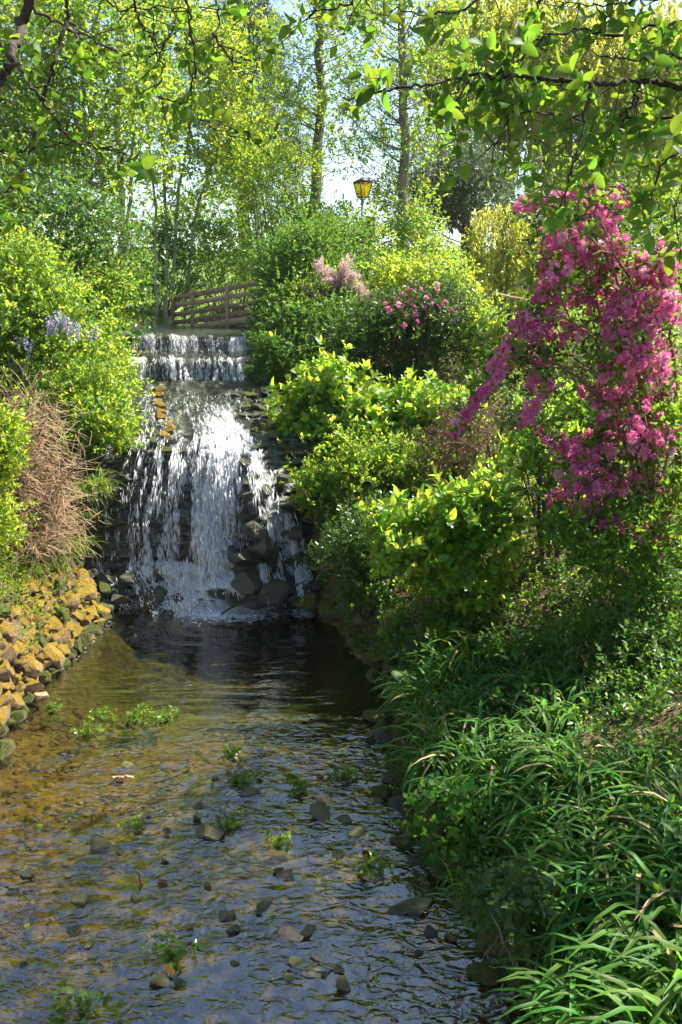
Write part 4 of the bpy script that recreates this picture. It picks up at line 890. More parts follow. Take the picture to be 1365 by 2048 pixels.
def tuft(name, label, c, n, ln, w, mat, group=None, lean=(0, 0), cat='grass', parts_=False, seed=0):
    rng = np.random.default_rng(seed); th = thing(name, label, cat, c, group); T = [strap(7, 1, l_, w, seed=i) for i, l_ in enumerate((.2, .6, .9, .4, .1, 1.1))]
    az = rng.uniform(0, 6.28, n); s = ln * rng.uniform(.55, 1.15, n); sel = rng.integers(0, 6, n)
    dirs = np.stack([np.sin(az) + lean[0], np.cos(az) + lean[1]], -1); az = np.arctan2(dirs[:, 0], dirs[:, 1])
    R = np.zeros((n, 3, 3)); R[:, 0, 0] = np.cos(az); R[:, 1, 0] = -np.sin(az); R[:, 0, 1] = np.sin(az); R[:, 1, 1] = np.cos(az); R[:, 2, 2] = 1
    tl = rng.normal(0, .22, n); ct, s_t = np.cos(tl), np.sin(tl); Tm = np.zeros((n, 3, 3)); Tm[:, 0, 0] = 1; Tm[:, 1, 1] = ct; Tm[:, 1, 2] = -s_t; Tm[:, 2, 1] = s_t; Tm[:, 2, 2] = ct; R = R @ Tm
    pos = np.asarray(c) + np.stack([rng.normal(0, .07, n), rng.normal(0, .07, n), np.full(n, -.02)], -1)
    if parts_:
        for i in range(n):
            key = (sel[i], w, ('drygrass' if rng.random() < .05 else mat, 0)); BM.setdefault(key, None)
            if BM[key] is None: BM[key] = mesh('blade', *T[sel[i]], LM[key[2][0]], True)
            o_ = link('blade', BM[key], th); M = np.eye(4); M[:3, :3] = R[i] * s[i]; M[:3, 3] = pos[i] - np.asarray(c); o_.matrix_local = Matrix(M.tolist())
    else:
        V, Fc = join([scatter(T[q], pos[sel == q], R[sel == q], s[sel == q]) for q in range(6) if (sel == q).any()]); part('blades', V, Fc, LM[mat], th, True)
    return th
BM = {}
for i, (px, py, ln, lab) in enumerate([(120, 985, .5, 'grass tuft hanging at the upper left of the dark wall'), (150, 1000, .55, 'pale grass tuft drooping over the left wall of the fall'), (197, 985, .45, 'lone grass tuft trailing on the dark wet wall'), (95, 1075, .5, 'grass tuft low on the left bank beside the bare shrub'), (135, 1065, .5, 'grass tuft low on the left bank near the moss boulder'), (60, 1155, .35, 'short grass tuft at the head of the rubble wall'), (120, 1140, .4, 'arching grass tuft just above the rubble wall'), (172, 1005, .5, 'thin grass hanging over the dark wall between two larger tufts'), (110, 1110, .5, 'pale grass tuft behind the top stones of the rubble wall'), (150, 1110, .45, 'grass tuft beside the round moss boulder at the fall foot')]):
    c = P(px, py, {0: 12.0, 1: 11.9, 2: 11.8, 4: 11.5, 7: 11.8, 8: 11.3, 9: 11.3}.get(i, G(px, py)[1])); tuft('grass_tuft', lab, c, 80, ln * 1.15, .026, 'grass', None, (.35, -.5), seed=i)

# ---------- right bank, from the bridge forward
plant('tamarisk_backing', 'feathery mid-green shrub crowding the right end of the weir', 'shrub', below(560, 690, 16.6), B(16.6, (578, 615, 48, 60), (605, 550, 50, 50), (545, 670, 26, 40), (630, 510, 50, 40), (575, 525, 40, 40)), 110, .26, 4200, .05, 'mid', T2_, 8, .16, 40, twigs=250)
plant('lush_shrub', 'soft green shrub below the stump and lantern', 'shrub', below(690, 600, 17.4), B(17.4, (650, 530, 60, 40), (700, 500, 50, 35), (740, 560, 50, 40), (770, 600, 40, 30)), 80, .25, 2600, .055, 'mid', T2_, 7, .15)
rng = np.random.default_rng(77); tm = thing('tamarisk', 'pale pink feathery tamarisk in flower in front of the lantern stump', 'shrub', below(690, 640, 16)); stp, fp_, fd_ = [], [], []
for (a, b) in [((665, 600), (640, 528)), ((672, 600), (648, 545)), ((680, 600), (698, 520)), ((685, 600), (690, 535)), ((690, 600), (722, 575)), ((695, 605), (752, 603)), ((690, 605), (740, 590)), ((680, 605), (640, 575)), ((675, 608), (610, 584)), ((670, 610), (630, 598)), ((690, 600), (680, 550)), ((695, 600), (712, 555)), ((700, 608), (730, 612)), ((665, 605), (655, 570)), ((688, 605), (705, 580)), ((680, 605), (668, 560))]:
    for _ in range(5):
        p0 = P(*a, 15.9) + rng.normal(0, .05, 3); p1 = P(b[0] + rng.normal(0, 6), b[1] + rng.normal(0, 6), 15.7 + rng.normal(0, .12)); q = bez(p0, (p0 + p1) / 2 + [0, 0, .08], p1, 9); stp.append(tube(q, np.linspace(.008, .003, 9), 4, False))
        n_ = 46; t = rng.uniform(.25, 1, n_); c = np.stack([np.interp(t, np.linspace(0, 1, 9), q[:, j]) for j in range(3)], -1) + rng.normal(0, .022, (n_, 3)); fp_.append(c); fd_.append(rng.normal(0, 1, (n_, 3)) + (p1 - p0) * 1.5)
part('stem', *join(stp), BARKB, tm, True); fp_, fd_ = np.concatenate(fp_), np.concatenate(fd_); lp, lR, ls = sprigs(rng, fp_, fd_, .06, 6, .032, 60); emit(tm, 'f', LM['palepink'], T2_, lp, lR, ls, 0, 'blossom')
lp, lR, ls = sprigs(rng, fp_[::3] + rng.normal(0, .06, fp_[::3].shape), fd_[::3], .09, 6, .035, 50); emit(tm, 'f', LM['bright'], T2N, lp, lR, ls, 0, 'foliage')
plant('rose_bush', 'green shrub left of the pale pink tamarisk above the weir', 'shrub', below(600, 680, 15.9), B(15.9, (610, 620, 50, 35), (640, 640, 50, 35)), 40, .2, 1300, .055, 'bright', T4, 6, .13)
plant('spirea_hedge', 'low clipped-looking green hedge sloping down beside the weir', 'shrub', below(650, 760, 15.1), B(15.1, (600, 700, 55, 50), (665, 670, 65, 45), (700, 710, 60, 50), (575, 750, 40, 50), (640, 740, 60, 45), (735, 655, 45, 40)), 130, .22, 4600, .05, 'mid', T4, 7, .13)
plant('sallow_shrub', 'small dull green shrub hugging the right end of the weir steps', 'shrub', below(520, 770, 15.0), B(14.85, (530, 715, 14, 38), (524, 690, 10, 24), (540, 750, 18, 28)), 40, .08, 700, .045, 'mid', T4, 6, .11)
T_FL = [flower_cluster(i, 15) for i in range(4)]
def blooms(th, pts, size, mat, nparts, seed, name='flower_cluster', ds=None, pale=.45):
    rng = np.random.default_rng(seed); n = len(pts); sel = rng.integers(0, len(T_FL), n); s = size * rng.uniform(.55, 1.25, n)
    d = rng.normal(0, 1, (n, 3)) + np.array([0, -.5, .1]) if ds is None else ds; R = basis(d, rng.uniform(0, 6.28, n)); loc = np.array(th.location)
    _, _, f = proj(pts); o = np.argsort(-s / f); ms = [mesh(name, *t, LM[mat]) for t in T_FL] + ([mesh(name, *t, LM['lightpink']) for t in T_FL] if mat == 'pink' else [])
    for i in o[:nparts]:
        ob = link(name, ms[sel[i] + (4 if len(ms) > 4 and rng.random() < pale else 0)], th); M = np.eye(4); M[:3, :3] = R[i] * s[i]; M[:3, 3] = pts[i] - loc; ob.matrix_local = Matrix(M.tolist())
    o = o[nparts:]
    if len(o): part('blossom', *join([scatter(T_FL[q], pts[o][sel[o] == q], R[o][sel[o] == q], s[o][sel[o] == q]) for q in range(4) if (sel[o] == q).any()]), LM[mat], th, stuff=True)
def dome_bl(th, rng, C, Rr, O, p, d):
    u, v, f = proj(p); k = (u > 765) & (u < 935) & (v > 590) & (v < 700) & (rng.random(len(p)) < np.exp(-((u - 825) / 60) ** 2 - ((v - 625) / 38) ** 2)); q = (p + d / np.linalg.norm(d, axis=1)[:, None] * .17)[k]; q = q[np.argsort(q[:, 1])][:int(len(q) * .4)]; q = q[rng.permutation(len(q))[:52]] + [0, -.05, .03]; blooms(th, q, .045, 'pink', 90, 5, pale=.12)
plant('weigela_dome', 'dark dome-shaped bush dotted with dusky pink blossoms in mid picture', 'shrub', below(840, 770, 14.6), B(14.4, (840, 685, 92, 72), (780, 705, 55, 55), (890, 700, 55, 65), (840, 645, 75, 40)), 130, .24, 4300, .062, 'dark', leaf4(.42), 7, .14, 60, extra=dome_bl)  # dark leaf colour also carries the shade on the dome's front
plant('dome_lit_top', 'yellow-green top of the blossoming dome, its sunlight put into the leaf colour', 'shrub', below(850, 640, 15.6), B(15.4, (840, 572, 70, 22), (890, 585, 48, 24), (800, 590, 40, 20), (945, 660, 24, 40)), 70, .2, 2200, .06, 'lime', T4, 7, .14)  # added lime growth: the dome's sunlit top, put into leaf colour
plant('privet_shrub', 'bright shrub between the dark dome and the pink weigela sprays', 'shrub', below(955, 800, 13.8), B(13.8, (950, 720, 40, 50), (985, 760, 45, 45), (1000, 690, 30, 40)), 50, .2, 1300, .06, 'bright', T4, 6, .14)
plant('back_privet', 'sunny shrub seen through the gaps of the pink weigela', 'shrub', below(1130, 760, 13.5), B(13.5, (1080, 760, 60, 60), (1180, 700, 70, 80), (1290, 720, 80, 100), (1200, 830, 90, 60)), 80, .3, 2200, .07, 'bright', T4, 6, .16)
HY = leaf8(.62)
plant('hydrangea', 'bright hydrangea with large pale leaves right beside the upper falls', 'shrub', below(650, 900, 13.2), B(12.9, (650, 775, 40, 40), (630, 815, 50, 45), (680, 810, 45, 45), (610, 870, 45, 40), (670, 860, 50, 40)), 70, .16, 900, .115, 'hyd', HY, 7, .15, 60, nparts=240, limbs=.9, bark=BARKB, limb_r=.008)
plant('hydrangea', 'wide hydrangea with bare straw-coloured stems below the blossoming dome', 'shrub', below(820, 950, 12.4), B(12.3, (800, 825, 75, 30), (870, 815, 75, 32), (760, 870, 75, 40), (850, 875, 85, 40), (720, 915, 65, 38), (920, 830, 50, 34)), 110, .17, 1500, .10, 'hyd', HY, 7, .15, 60, nparts=260, limbs=1.0, bark=BARKB, limb_r=.008)
plant('barberry', 'fine bronze-purple barberry under the tip of the long pink spray', 'shrub', below(950, 960, 11.4), B(11.3, (930, 870, 60, 50), (990, 880, 50, 60), (900, 910, 60, 40)), 70, .16, 1500, .022, 'red', T2_, 8, .1, twigs=500, bark=BARKB, limbs=1)
plant('honeysuckle', 'green trailing shrub on top of the mossy bank beside the lower falls', 'shrub', below(720, 1030, 11.5), B(11.4, (700, 940, 60, 40), (760, 960, 70, 45), (660, 990, 38, 45), (720, 1010, 60, 40), (820, 960, 60, 45), (880, 980, 60, 50)), 120, .16, 4000, .055, 'bright', T4, 6, .12, twigs=300, bark=BARKB)
plant('ivy_mat', 'dark ivy clothing the rock bank above the pool on the right', 'plant', below(740, 1180, 10.2), B(10.25, (700, 1080, 45, 60), (760, 1100, 60, 70), (800, 1180, 50, 60), (740, 1180, 40, 60), (680, 1140, 30, 60)), 120, .13, 3000, .04, 'ivy', T4, 6, .1, twigs=150)
plant('hydrangea', 'sunlit hydrangea leaning out over the pool with brown woody stems', 'shrub', below(1000, 1250, 8.9), B(9.0, (800, 1070, 48, 40), (880, 1050, 70, 38), (870, 1120, 80, 45), (970, 1010, 50, 50), (1000, 1080, 50, 55), (930, 1150, 70, 40), (790, 1140, 36, 28)), 110, .12, 950, .105, 'hyd', leaf_toothed(.58), 6, .11, 60, nparts=300, limbs=1.0, bark=BARKB, limb_r=.009, twigs=150,
      trunks=[(line(8.95, (1010, 1240), (960, 1180), (900, 1130), (840, 1090)), .018, .008), (line(8.9, (1005, 1245), (940, 1200), (870, 1180), (800, 1140)), .016, .007), (line(9.0, (1015, 1240), (1000, 1150), (980, 1060)), .016, .007), (line(9.1, (1020, 1240), (1030, 1140), (1010, 1060)), .013, .006), (line(9.0, (1010, 1240), (970, 1130), (920, 1060)), .014, .006)])
plant('hydrangea', 'bright hydrangea half hidden under the pink weigela', 'shrub', below(1110, 1000, 9.6), B(9.5, (1110, 860, 60, 45), (1080, 910, 50, 40), (1160, 850, 50, 50), (1130, 930, 50, 35)), 60, .13, 480, .11, 'hyd', HY, 6, .12, 60, nparts=160, limbs=1, bark=BARKB)
rng = np.random.default_rng(91)
ss = thing('dead_stems', 'spray of bleached dry stems behind the leaning hydrangea', 'plant', below(930, 1060, 10)); p0 = np.array(ss.location); wp = []
for i in range(38):
    e = P(rng.uniform(850, 950), rng.uniform(950, 1000), 9.9 + rng.normal(0, .1)); a = P(935 + rng.normal(0, 12), 1050, 9.9); wp.append(tube(bez(a, (a + e) / 2 + rng.normal(0, .03, 3), e, 5), np.linspace(.006, .003, 5), 4, False))
part('stem', *join(wp), LM['drygrass'], ss, True)

# pink weigela
wg = thing('weigela', 'large weigela arching in from the right covered with pink blossoms', 'shrub', below(1345, 1130, 8.2), None); wb = np.array(wg.location)
rng = np.random.default_rng(41); stp = []
WB = [(1130, 480, 42, 30, 20), (1110, 530, 36, 40, 22), (1185, 510, 60, 40, 34), (1230, 480, 40, 40, 12), (1310, 530, 48, 45, 46), (1255, 560, 50, 40, 22), (1100, 590, 38, 34, 22), (1180, 590, 60, 40, 24), (1250, 630, 50, 60, 34), (1320, 620, 40, 60, 36), (1060, 640, 34, 36, 18), (1120, 660, 50, 40, 24), (1235, 710, 44, 60, 34), (1300, 720, 48, 60, 36), (1030, 690, 28, 26, 14), (1075, 715, 34, 26, 14), (1010, 730, 22, 24, 10), (1340, 760, 30, 80, 18), (1200, 790, 50, 40, 22), (1270, 810, 50, 50, 28), (1220, 870, 50, 40, 26), (1290, 880, 50, 50, 22), (1160, 900, 46, 40, 22), (1170, 960, 55, 40, 40), (1120, 1000, 30, 36, 18), (1220, 960, 50, 50, 26), (1190, 1030, 50, 30, 20), (1290, 960, 50, 50, 16), (1330, 860, 36, 50, 14), (1330, 1010, 36, 50, 10), (1095, 870, 26, 30, 8), (1075, 770, 24, 30, 9), (1050, 835, 16, 20, 5), (1180, 400, 26, 22, 9), (1235, 400, 40, 30, 12), (1060, 410, 24, 14, 9), (1090, 460, 14, 34, 6), (1200, 440, 40, 20, 10), (1255, 1145, 10, 10, 2), (1210, 1070, 20, 14, 4), (1270, 1060, 40, 24, 6), (1330, 1080, 30, 40, 5), (1150, 1040, 36, 22, 12)]
pts, outs = [], []
for px, py, rx, ry, n in WB:
    Yd = 8.0 + rng.normal(0, .25) + (px - 1200) * -.0012
    n = int(n * 1.65); d = rng.normal(0, 1, (n, 3)); d /= np.linalg.norm(d, axis=1)[:, None]; c, e = ell(px, py, Yd, rx, ry, .32); pts.append(c + d * e * rng.uniform(.4, 1.05, (n, 1)))
for line_ in (((1000, 715), (975, 770), (945, 815), (912, 865)), ((1010, 700), (990, 745), (965, 790), (930, 840)), ((1110, 760), (1080, 800), (1055, 838)), ((1040, 415), (1090, 400), (1140, 385), (1195, 378))):
    q = np.array(line(7.7, *line_)); t = np.linspace(0, len(q) - 1, 26); c = np.stack([np.interp(t, np.arange(len(q)), q[:, j]) for j in range(3)], -1); pts.append(c + rng.normal(0, .025, c.shape)); stp.append(tube(c + [0, .02, .02], np.linspace(.009, .004, 26), 5, False))
pts = np.concatenate(pts)
tops = [(1130, 480), (1060, 640), (1010, 720), (1310, 530), (1250, 630), (1170, 960), (1120, 1000), (1220, 870), (1300, 720), (1190, 1030), (1075, 715), (1185, 510), (1195, 378), (1290, 960), (1040, 415), (1100, 590), (1270, 810), (1112, 758)]
for i, (px, py) in enumerate(tops):
    a = wb + rng.normal(0, .1, 3) * [1, 1, 0]; e = P(px, py, 7.9 + rng.normal(0, .2)); mid = np.array([a[0] * .55 + e[0] * .45 + .1, (a[1] + e[1]) / 2, max(a[2], e[2]) + .25 + .25 * rng.random()]); q = bez(a, mid, e, 16); q[1:-1] += rng.normal(0, .012, (14, 3)); stp.append(tube(q, np.linspace(.02, .006, 16), 6, False))
    for j in range(9):
        o_ = q[rng.integers(5, 15)]; tgt = pts[np.argmin(np.linalg.norm(pts - o_ - rng.normal(0, .3, 3), axis=1))]; stp.append(tube(bez(o_, (o_ + tgt) / 2 + [0, 0, .05], tgt, 5), np.linspace(.006, .003, 5), 4, False))
part('stem', *join(stp), BARKB, wg, True)
blooms(wg, pts, .044, 'pink', 300, 6)
lp_ = pts[rng.choice(len(pts), 560)] + rng.normal(0, .07, (560, 3)) + [0, .03, 0]; lp, lR, ls = sprigs(rng, lp_, rng.normal(0, 1, (560, 3)) + [-.3, -.4, -.1], .12, 5, .085, 60); emit(wg, 'leaf', LM['over'], leaf8(.45), lp, lR, ls, 150, 'foliage')
lp_ = np.concatenate([c + rng.normal(0, 1, (48, 3)) * e * .7 for c, e in [ell(px, py, 8.45, rx * 1.1, ry * 1.1, .4) for px, py, rx, ry, n in WB + [(1180, 1090, 50, 40, 0), (1260, 1110, 60, 50, 0), (1330, 1120, 50, 60, 0), (1230, 1030, 60, 40, 0), (1340, 1040, 40, 60, 0), (1350, 950, 40, 60, 0)]]]); lp, lR, ls = sprigs(rng, lp_, rng.normal(0, 1, lp_.shape) + [-.2, -.3, .2], .12, 5, .07, 60); emit(wg, 'leaf', LM['dark'], leaf4(.45), lp, lR, ls, 0, 'inner_foliage', True)  # inner leaves coloured darker to stand for shade among the blossoms
lp_ = np.concatenate([c + rng.normal(0, 1, (70, 3)) * e * .6 for c, e in [ell(px, py, 7.75, rx, ry, .3) for px, py, rx, ry in ((1180, 1090, 50, 36), (1250, 1100, 60, 40), (1330, 1100, 50, 60), (1290, 1030, 60, 40), (1345, 960, 34, 60), (1340, 840, 34, 50), (1130, 1050, 40, 30))]]); lp, lR, ls = sprigs(rng, lp_, rng.normal(0, 1, lp_.shape) + [-.3, -.3, .1], .12, 5, .08, 60); emit(wg, 'leaf', LM['over'], leaf8(.45), lp, lR, ls, 0, 'skirt_foliage', True)
for (px, py, Yd, n) in ((1000, 665, 7.6, 2), (985, 655, 7.6, 2), (1055, 700, 7.7, 2), (1040, 740, 7.7, 2), (1080, 545, 7.7, 2), (1075, 570, 7.7, 2)):
    p0 = np.tile(P(px, py, Yd), (n, 1)) + rng.normal(0, .03, (n, 3)); lp, lR, ls = sprigs(rng, p0, np.tile([[-.7, -.3, .3]], (n, 1)), .1, 5, .13, 65); emit(wg, 'leaf', LM['lime'], leaf8(.42), lp, lR, ls, 99)

# leafy plants and ground cover of the right bank
plant('balsam_plants', 'tall leafy stems with small leaves along the right edge below the weigela', 'plant', below(1290, 1480, 7.6), B(7.7, (1220, 1300, 70, 50), (1300, 1340, 70, 70), (1330, 1450, 60, 90), (1230, 1400, 60, 60), (1300, 1230, 70, 50), (1210, 1500, 50, 60)), 130, .12, 1500, .06, 'mid', leaf8(.5), 6, .14, 60, nparts=200, limbs=.9, limb_r=.006, bark=BARKB)
plant('dock_plants', 'broad-leaved weeds at the waterline of the shaded right bank', 'plant', below(920, 1720, 5.9), B(5.9, (880, 1640, 45, 40), (930, 1690, 50, 40), (960, 1740, 50, 40), (1000, 1690, 50, 40)), 70, .10, 420, .065, 'blade', leaf8(.6), 5, .09, 62, nparts=160)
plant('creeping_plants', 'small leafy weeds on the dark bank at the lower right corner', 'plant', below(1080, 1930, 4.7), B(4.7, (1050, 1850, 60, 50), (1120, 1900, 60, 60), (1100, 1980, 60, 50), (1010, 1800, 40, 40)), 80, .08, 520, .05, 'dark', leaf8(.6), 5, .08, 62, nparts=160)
rng = np.random.default_rng(61)
def cover(name, n, xf, y0, y1, mat, leaf, h, T, k=5, sp=.09, patch=.0, seed=9, ang=60):
    rng = np.random.default_rng(seed); y = rng.uniform(y0, y1, n); x = xf(y, rng); c = fbm(np.stack([x * 1.6, y * 1.6, 0 * x], -1), seed, 3) > patch; x, y = x[c], y[c]
    p = np.stack([x, y, height(x, y) + rng.gamma(1.5, h, len(x)) - .02], -1); e = .05
    gx = (height(x + e, y) - height(x - e, y)) / (2 * e); gy = (height(x, y + e) - height(x, y - e)) / (2 * e)
    d = np.stack([-gx * .6, -gy * .6, np.ones_like(x)], -1); d = np.clip(d, -2, 2) + rng.normal(0, .45, d.shape)
    lp, lR, ls = sprigs(rng, p, d, sp, k, leaf, ang); V, Fc = scatter(T, lp, lR, ls); struct(name, V, Fc, LM[mat], False, 'stuff')
rb = lambda a, b: (lambda y, r: xr(y) + r.uniform(a, b, len(y)))
lbk = lambda a, b: (lambda y, r: xl(y) - r.uniform(a, b, len(y)))
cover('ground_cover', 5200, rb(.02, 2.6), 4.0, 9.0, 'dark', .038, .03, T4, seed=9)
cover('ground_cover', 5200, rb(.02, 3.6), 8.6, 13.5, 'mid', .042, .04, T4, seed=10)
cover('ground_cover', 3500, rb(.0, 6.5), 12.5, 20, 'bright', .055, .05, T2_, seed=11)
cover('ground_cover', 5000, lbk(.45, 2.6), 8.6, 13.2, 'bright', .045, .04, T4, seed=12)
cover('ground_cover', 3500, lbk(.1, 4.5), 12.8, 20, 'mid', .06, .06, T2_, seed=13)
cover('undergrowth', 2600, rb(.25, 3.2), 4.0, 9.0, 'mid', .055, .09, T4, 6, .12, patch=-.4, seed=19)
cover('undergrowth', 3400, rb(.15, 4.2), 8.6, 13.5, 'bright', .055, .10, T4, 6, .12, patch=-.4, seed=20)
cover('undergrowth', 2200, lbk(.6, 2.6), 8.8, 13.2, 'bright', .055, .09, T4, 6, .12, patch=-.4, seed=21)
cover('undergrowth', 1400, lambda y, r: r.uniform(2.0, 4.2, len(y)), 5.0, 9.5, 'mid', .055, .13, T4, 6, .14, seed=26, patch=-1)
cover('bank_moss', 2600, rb(-.03, .30), 8.3, 12.2, 'mid', .04, .03, T4, 6, .07, -.1, 24)
cover('moss', 3600, rb(-.02, .3), 4.2, 12.2, 'mid', .022, .012, T4, 6, .04, -.3, 14)
plant('balsam_plants', 'tall leafy stems rising at the right edge among the sedges', 'plant', below(1330, 1560, 7.0), B(7.1, (1290, 1420, 60, 50), (1340, 1500, 60, 60), (1270, 1520, 50, 40)), 80, .11, 900, .06, 'mid', leaf8(.5), 6, .13, 60, nparts=150, limbs=.9, limb_r=.006, bark=BARKB)
cover('moss', 3600, lbk(.12, .9), 7.2, 11.6, 'lime', .022, .05, T4, 6, .04, .0, 15)
cover('dry_litter', 900, lbk(.15, 1.3), 7.2, 11.6, 'drygrass', .09, .05, leaf2(.06), 5, .05, -.2, 27, 75)
cover('leaf_litter', 1500, rb(.1, 3.0), 4.2, 11.5, 'twig', .05, .02, T4, 2, .03, -.4, 28, 80)
cover('grass', 9000, lambda y, r: r.uniform(-12, 16, len(y)), 19, 34, 'grass', .16, .03, leaf2(.09), 7, .06, -1, 16, 25)
cover('grass', 6000, lambda y, r: r.uniform(-22, 26, len(y)), 32, 70, 'grass', .3, .03, leaf2(.12), 7, .1, -1, 17, 25)

# sedges: strap-leaved clumps, every blade a part
rng = np.random.default_rng(62); UP = []; 
for px, py in [(860, 1400), (900, 1350), (950, 1320), (1010, 1300), (1070, 1290), (1130, 1300), (880, 1450), (930, 1420), (985, 1390), (1045, 1370), (1105, 1360), (1160, 1360), (870, 1510), (925, 1490), (980, 1470), (1040, 1450), (1100, 1440), (1155, 1430), (930, 1560), (990, 1540), (1050, 1520), (1110, 1510)]: UP.append((px, py + 40, 0))
for px, py in [(1090, 1600), (1160, 1580), (1230, 1590), (1300, 1560), (1120, 1680), (1190, 1670), (1260, 1680), (1330, 1660), (1100, 1770), (1170, 1770), (1240, 1780), (1310, 1770), (1370, 1750), (1150, 1870), (1220, 1880), (1290, 1880), (1350, 1870), (1180, 1980), (1250, 1990), (1320, 1990), (1230, 2080), (1310, 2090), (1380, 1990), (1140, 2060)]: UP.append((px, py + 30, 1))
for i, (px, py, lo) in enumerate(UP):
    c = G(px + rng.normal(0, 8), py + rng.normal(0, 8))
    tuft('sedge_clump', 'strap-leaved sedge clump in the shaded mass along the lower right edge' if lo else 'arching strap-leaved sedge clump in the mass below the leaning hydrangea', c, 62, (.66 if lo else .58) * rng.uniform(.85, 1.2), .042, 'blade', 'sedge clumps at lower right' if lo else 'sedge clumps below the hydrangea', (-.5, -.35), 'sedge', True, 200 + i)
for i, (px, py) in enumerate([(920, 1760), (950, 1790), (900, 1730), (965, 1830), (985, 1770)]):
    tuft('grass_tuft', 'fine dark grass tuft hanging over the shaded right waterline', G(px, py), 60, .32, .014, 'blade', 'fine grass tufts at the right waterline', (-.7, -.3), seed=300 + i)
FR = [mesh('frond', *frond(droop=.35 + .2 * i, w=.2), LM['fern']) for i in range(3)]
def fern(label, c, n, L_, lean=(0, 0), seed=0, spread=(0, 6.28)):
    rng = np.random.default_rng(seed); th = thing('fern', label, 'fern', c)
    for i in range(n):
        az = rng.uniform(*spread); d = (math.sin(az) + lean[0], math.cos(az) + lean[1]); az = math.atan2(d[0], d[1]); o_ = link('frond', FR[rng.integers(3)], th); s = L_ * rng.uniform(.7, 1.15)
        o_.rotation_euler = (rng.uniform(-.1, .55), rng.normal(0, .25), -az); o_.scale = (s, s, s)
fern('sunlit fern leaning over the dark boulder at the right water edge', P(850, 1400, 8.0), 16, .5, (-.6, -.2), 1)
fern('green fern beside the first, nearer the sedge', P(850, 1450, 7.75), 12, .42, (-.7, -.2), 2)
fern('blue-green fern among the sedge in the lower right', P(1070, 1650, 6.1), 14, .48, (-.5, -.3), 3)
fern('dark fern at the bank edge below the sedges', P(1030, 1730, 5.7), 12, .42, (-.6, -.3), 4)
fern('bright fern on the rim of the mossy bank beside the lower falls', P(660, 1010, 11.3), 14, .5, (-.6, -.4), 5)
fern('shaded fern hanging on the mossy bank above the pool', P(745, 1125, 10.3), 12, .42, (-.7, -.4), 6)
fern('upright fern beside the hydrangea near the upper falls', P(705, 880, 12.6), 12, .6, (0, -.3), 7)
fern('fern between the two hydrangeas on the slope', P(800, 960, 11.8), 12, .55, (-.2, -.4), 9)
fern('fern at the foot of the leaning hydrangea', P(900, 1260, 8.7), 12, .45, (-.5, -.4), 10)
fern('fern beside the barberry on the slope', P(1010, 930, 10.6), 12, .5, (-.2, -.4), 11)
fern('fern in the leafy weeds at the right edge', P(1260, 1250, 8.4), 12, .5, (-.4, -.4), 12)
fern('fern below the hydrangea close to the pink weigela', P(1060, 980, 9.6), 10, .5, (-.3, -.3), 8)
# water weeds, sticks, leaves
def at_water(px, py): d = ray(px, py); return np.array([0, 0, CAM_H]) + d * (CAM_H / -d[2])
for i, (px, py, r, lab) in enumerate([(205, 1432, 18, 'small water weed clump at the left of the sunlit shallows'), (280, 1442, 26, 'larger of the weed clumps in the sunlit shallows, left part'), (330, 1440, 20, 'weed clump at the right end of the row in the sunlit shallows'), (170, 1466, 18, 'brownish weed floating nearest the left wall'), (460, 1510, 18, 'pale weed wisp in the sandy shallows'), (490, 1565, 24, 'dark green weed clump at the sun and shade edge'), (690, 1553, 18, 'bright green leaf tuft standing in the riffle on the right'), (600, 1582, 18, 'weed on the gravel bar right of centre'), (455, 1652, 22, 'weed growing behind the flat mossy stone'), (560, 1688, 22, 'weed by the greenish mid-stream stone'), (345, 1912, 30, 'weed clump in the lower left shaded water'), (165, 2022, 46, 'biggest weed clump, at the bottom left of the stream'), (745, 1746, 26, 'grassy weed on the flat stone near the right bank'), (105, 1422, 14, 'little weed by the reddish wedge stone'), (270, 1650, 16, 'pale weed wisp in the left shallows')]):
    c = at_water(px, py); _, _, f = proj(c); R_ = r * f[0] / F; rng = np.random.default_rng(400 + i); th = thing('water_weed', lab, 'water weed', c)
    n_ = 26; p = c + rng.normal(0, 1, (n_, 3)) * [R_ * .7, R_ * .5, 0] + [0, 0, .01]; p[:, 2] += rng.uniform(0, R_ * .5, n_); lp, lR, ls = sprigs(rng, p, rng.normal(0, 1, (n_, 3)) + [0, -.3, .9], R_ * .5, 5, min(.05, R_ * .5), 60); emit(th, 'l', LM['weed'], leaf8(.6), lp, lR, ls, 0, 'leaves')
    s = R_ * .6; stone((0, 0, -.02), (s * 1.2, s, s * .5), STONEP, th)
def stick(label, pts, r, mat=BARKB, Ys=None, side=True):
    q = np.array(pts); th = thing('stick', label, 'stick', q[0]); t = np.linspace(0, len(q) - 1, 14); c = np.stack([np.interp(t, np.arange(len(q)), q[:, j]) for j in range(3)], -1) + np.random.default_rng(3).normal(0, r * .35, (14, 3)); part('stem', *tube(c, np.linspace(r, r * .5, 14), 7), mat, th, True)
    if side: part('side_twig', *tube([c[6], c[6] + (c[9] - c[6]) * .8 + [r * 3, 0, r * 4], c[6] + (c[11] - c[6]) * .9 + [r * 6, 0, r * 3]], [r * .6, r * .5, r * .3], 5), mat, th, True)
stick('pale forked stick lying from the right bank into the water', [P(1005, 1865, 4.85), P(985, 1890, 4.8), at_water(968, 1920) + [0, 0, .02], at_water(958, 1950) + [0, 0, 0]], .009)
stick('thin dark branch lying across the stones at the foot of the falls', [at_water(445, 1225) + [0, -.1, .02], P(500, 1195, 11.0), P(560, 1185, 10.95), P(618, 1160, 11.0)], .012, BARKD)
stick('reddish twig standing in the riffle left of centre', [at_water(283, 1765), at_water(283, 1765) + [-.02, 0, .10]], .012, BARKB, side=False)
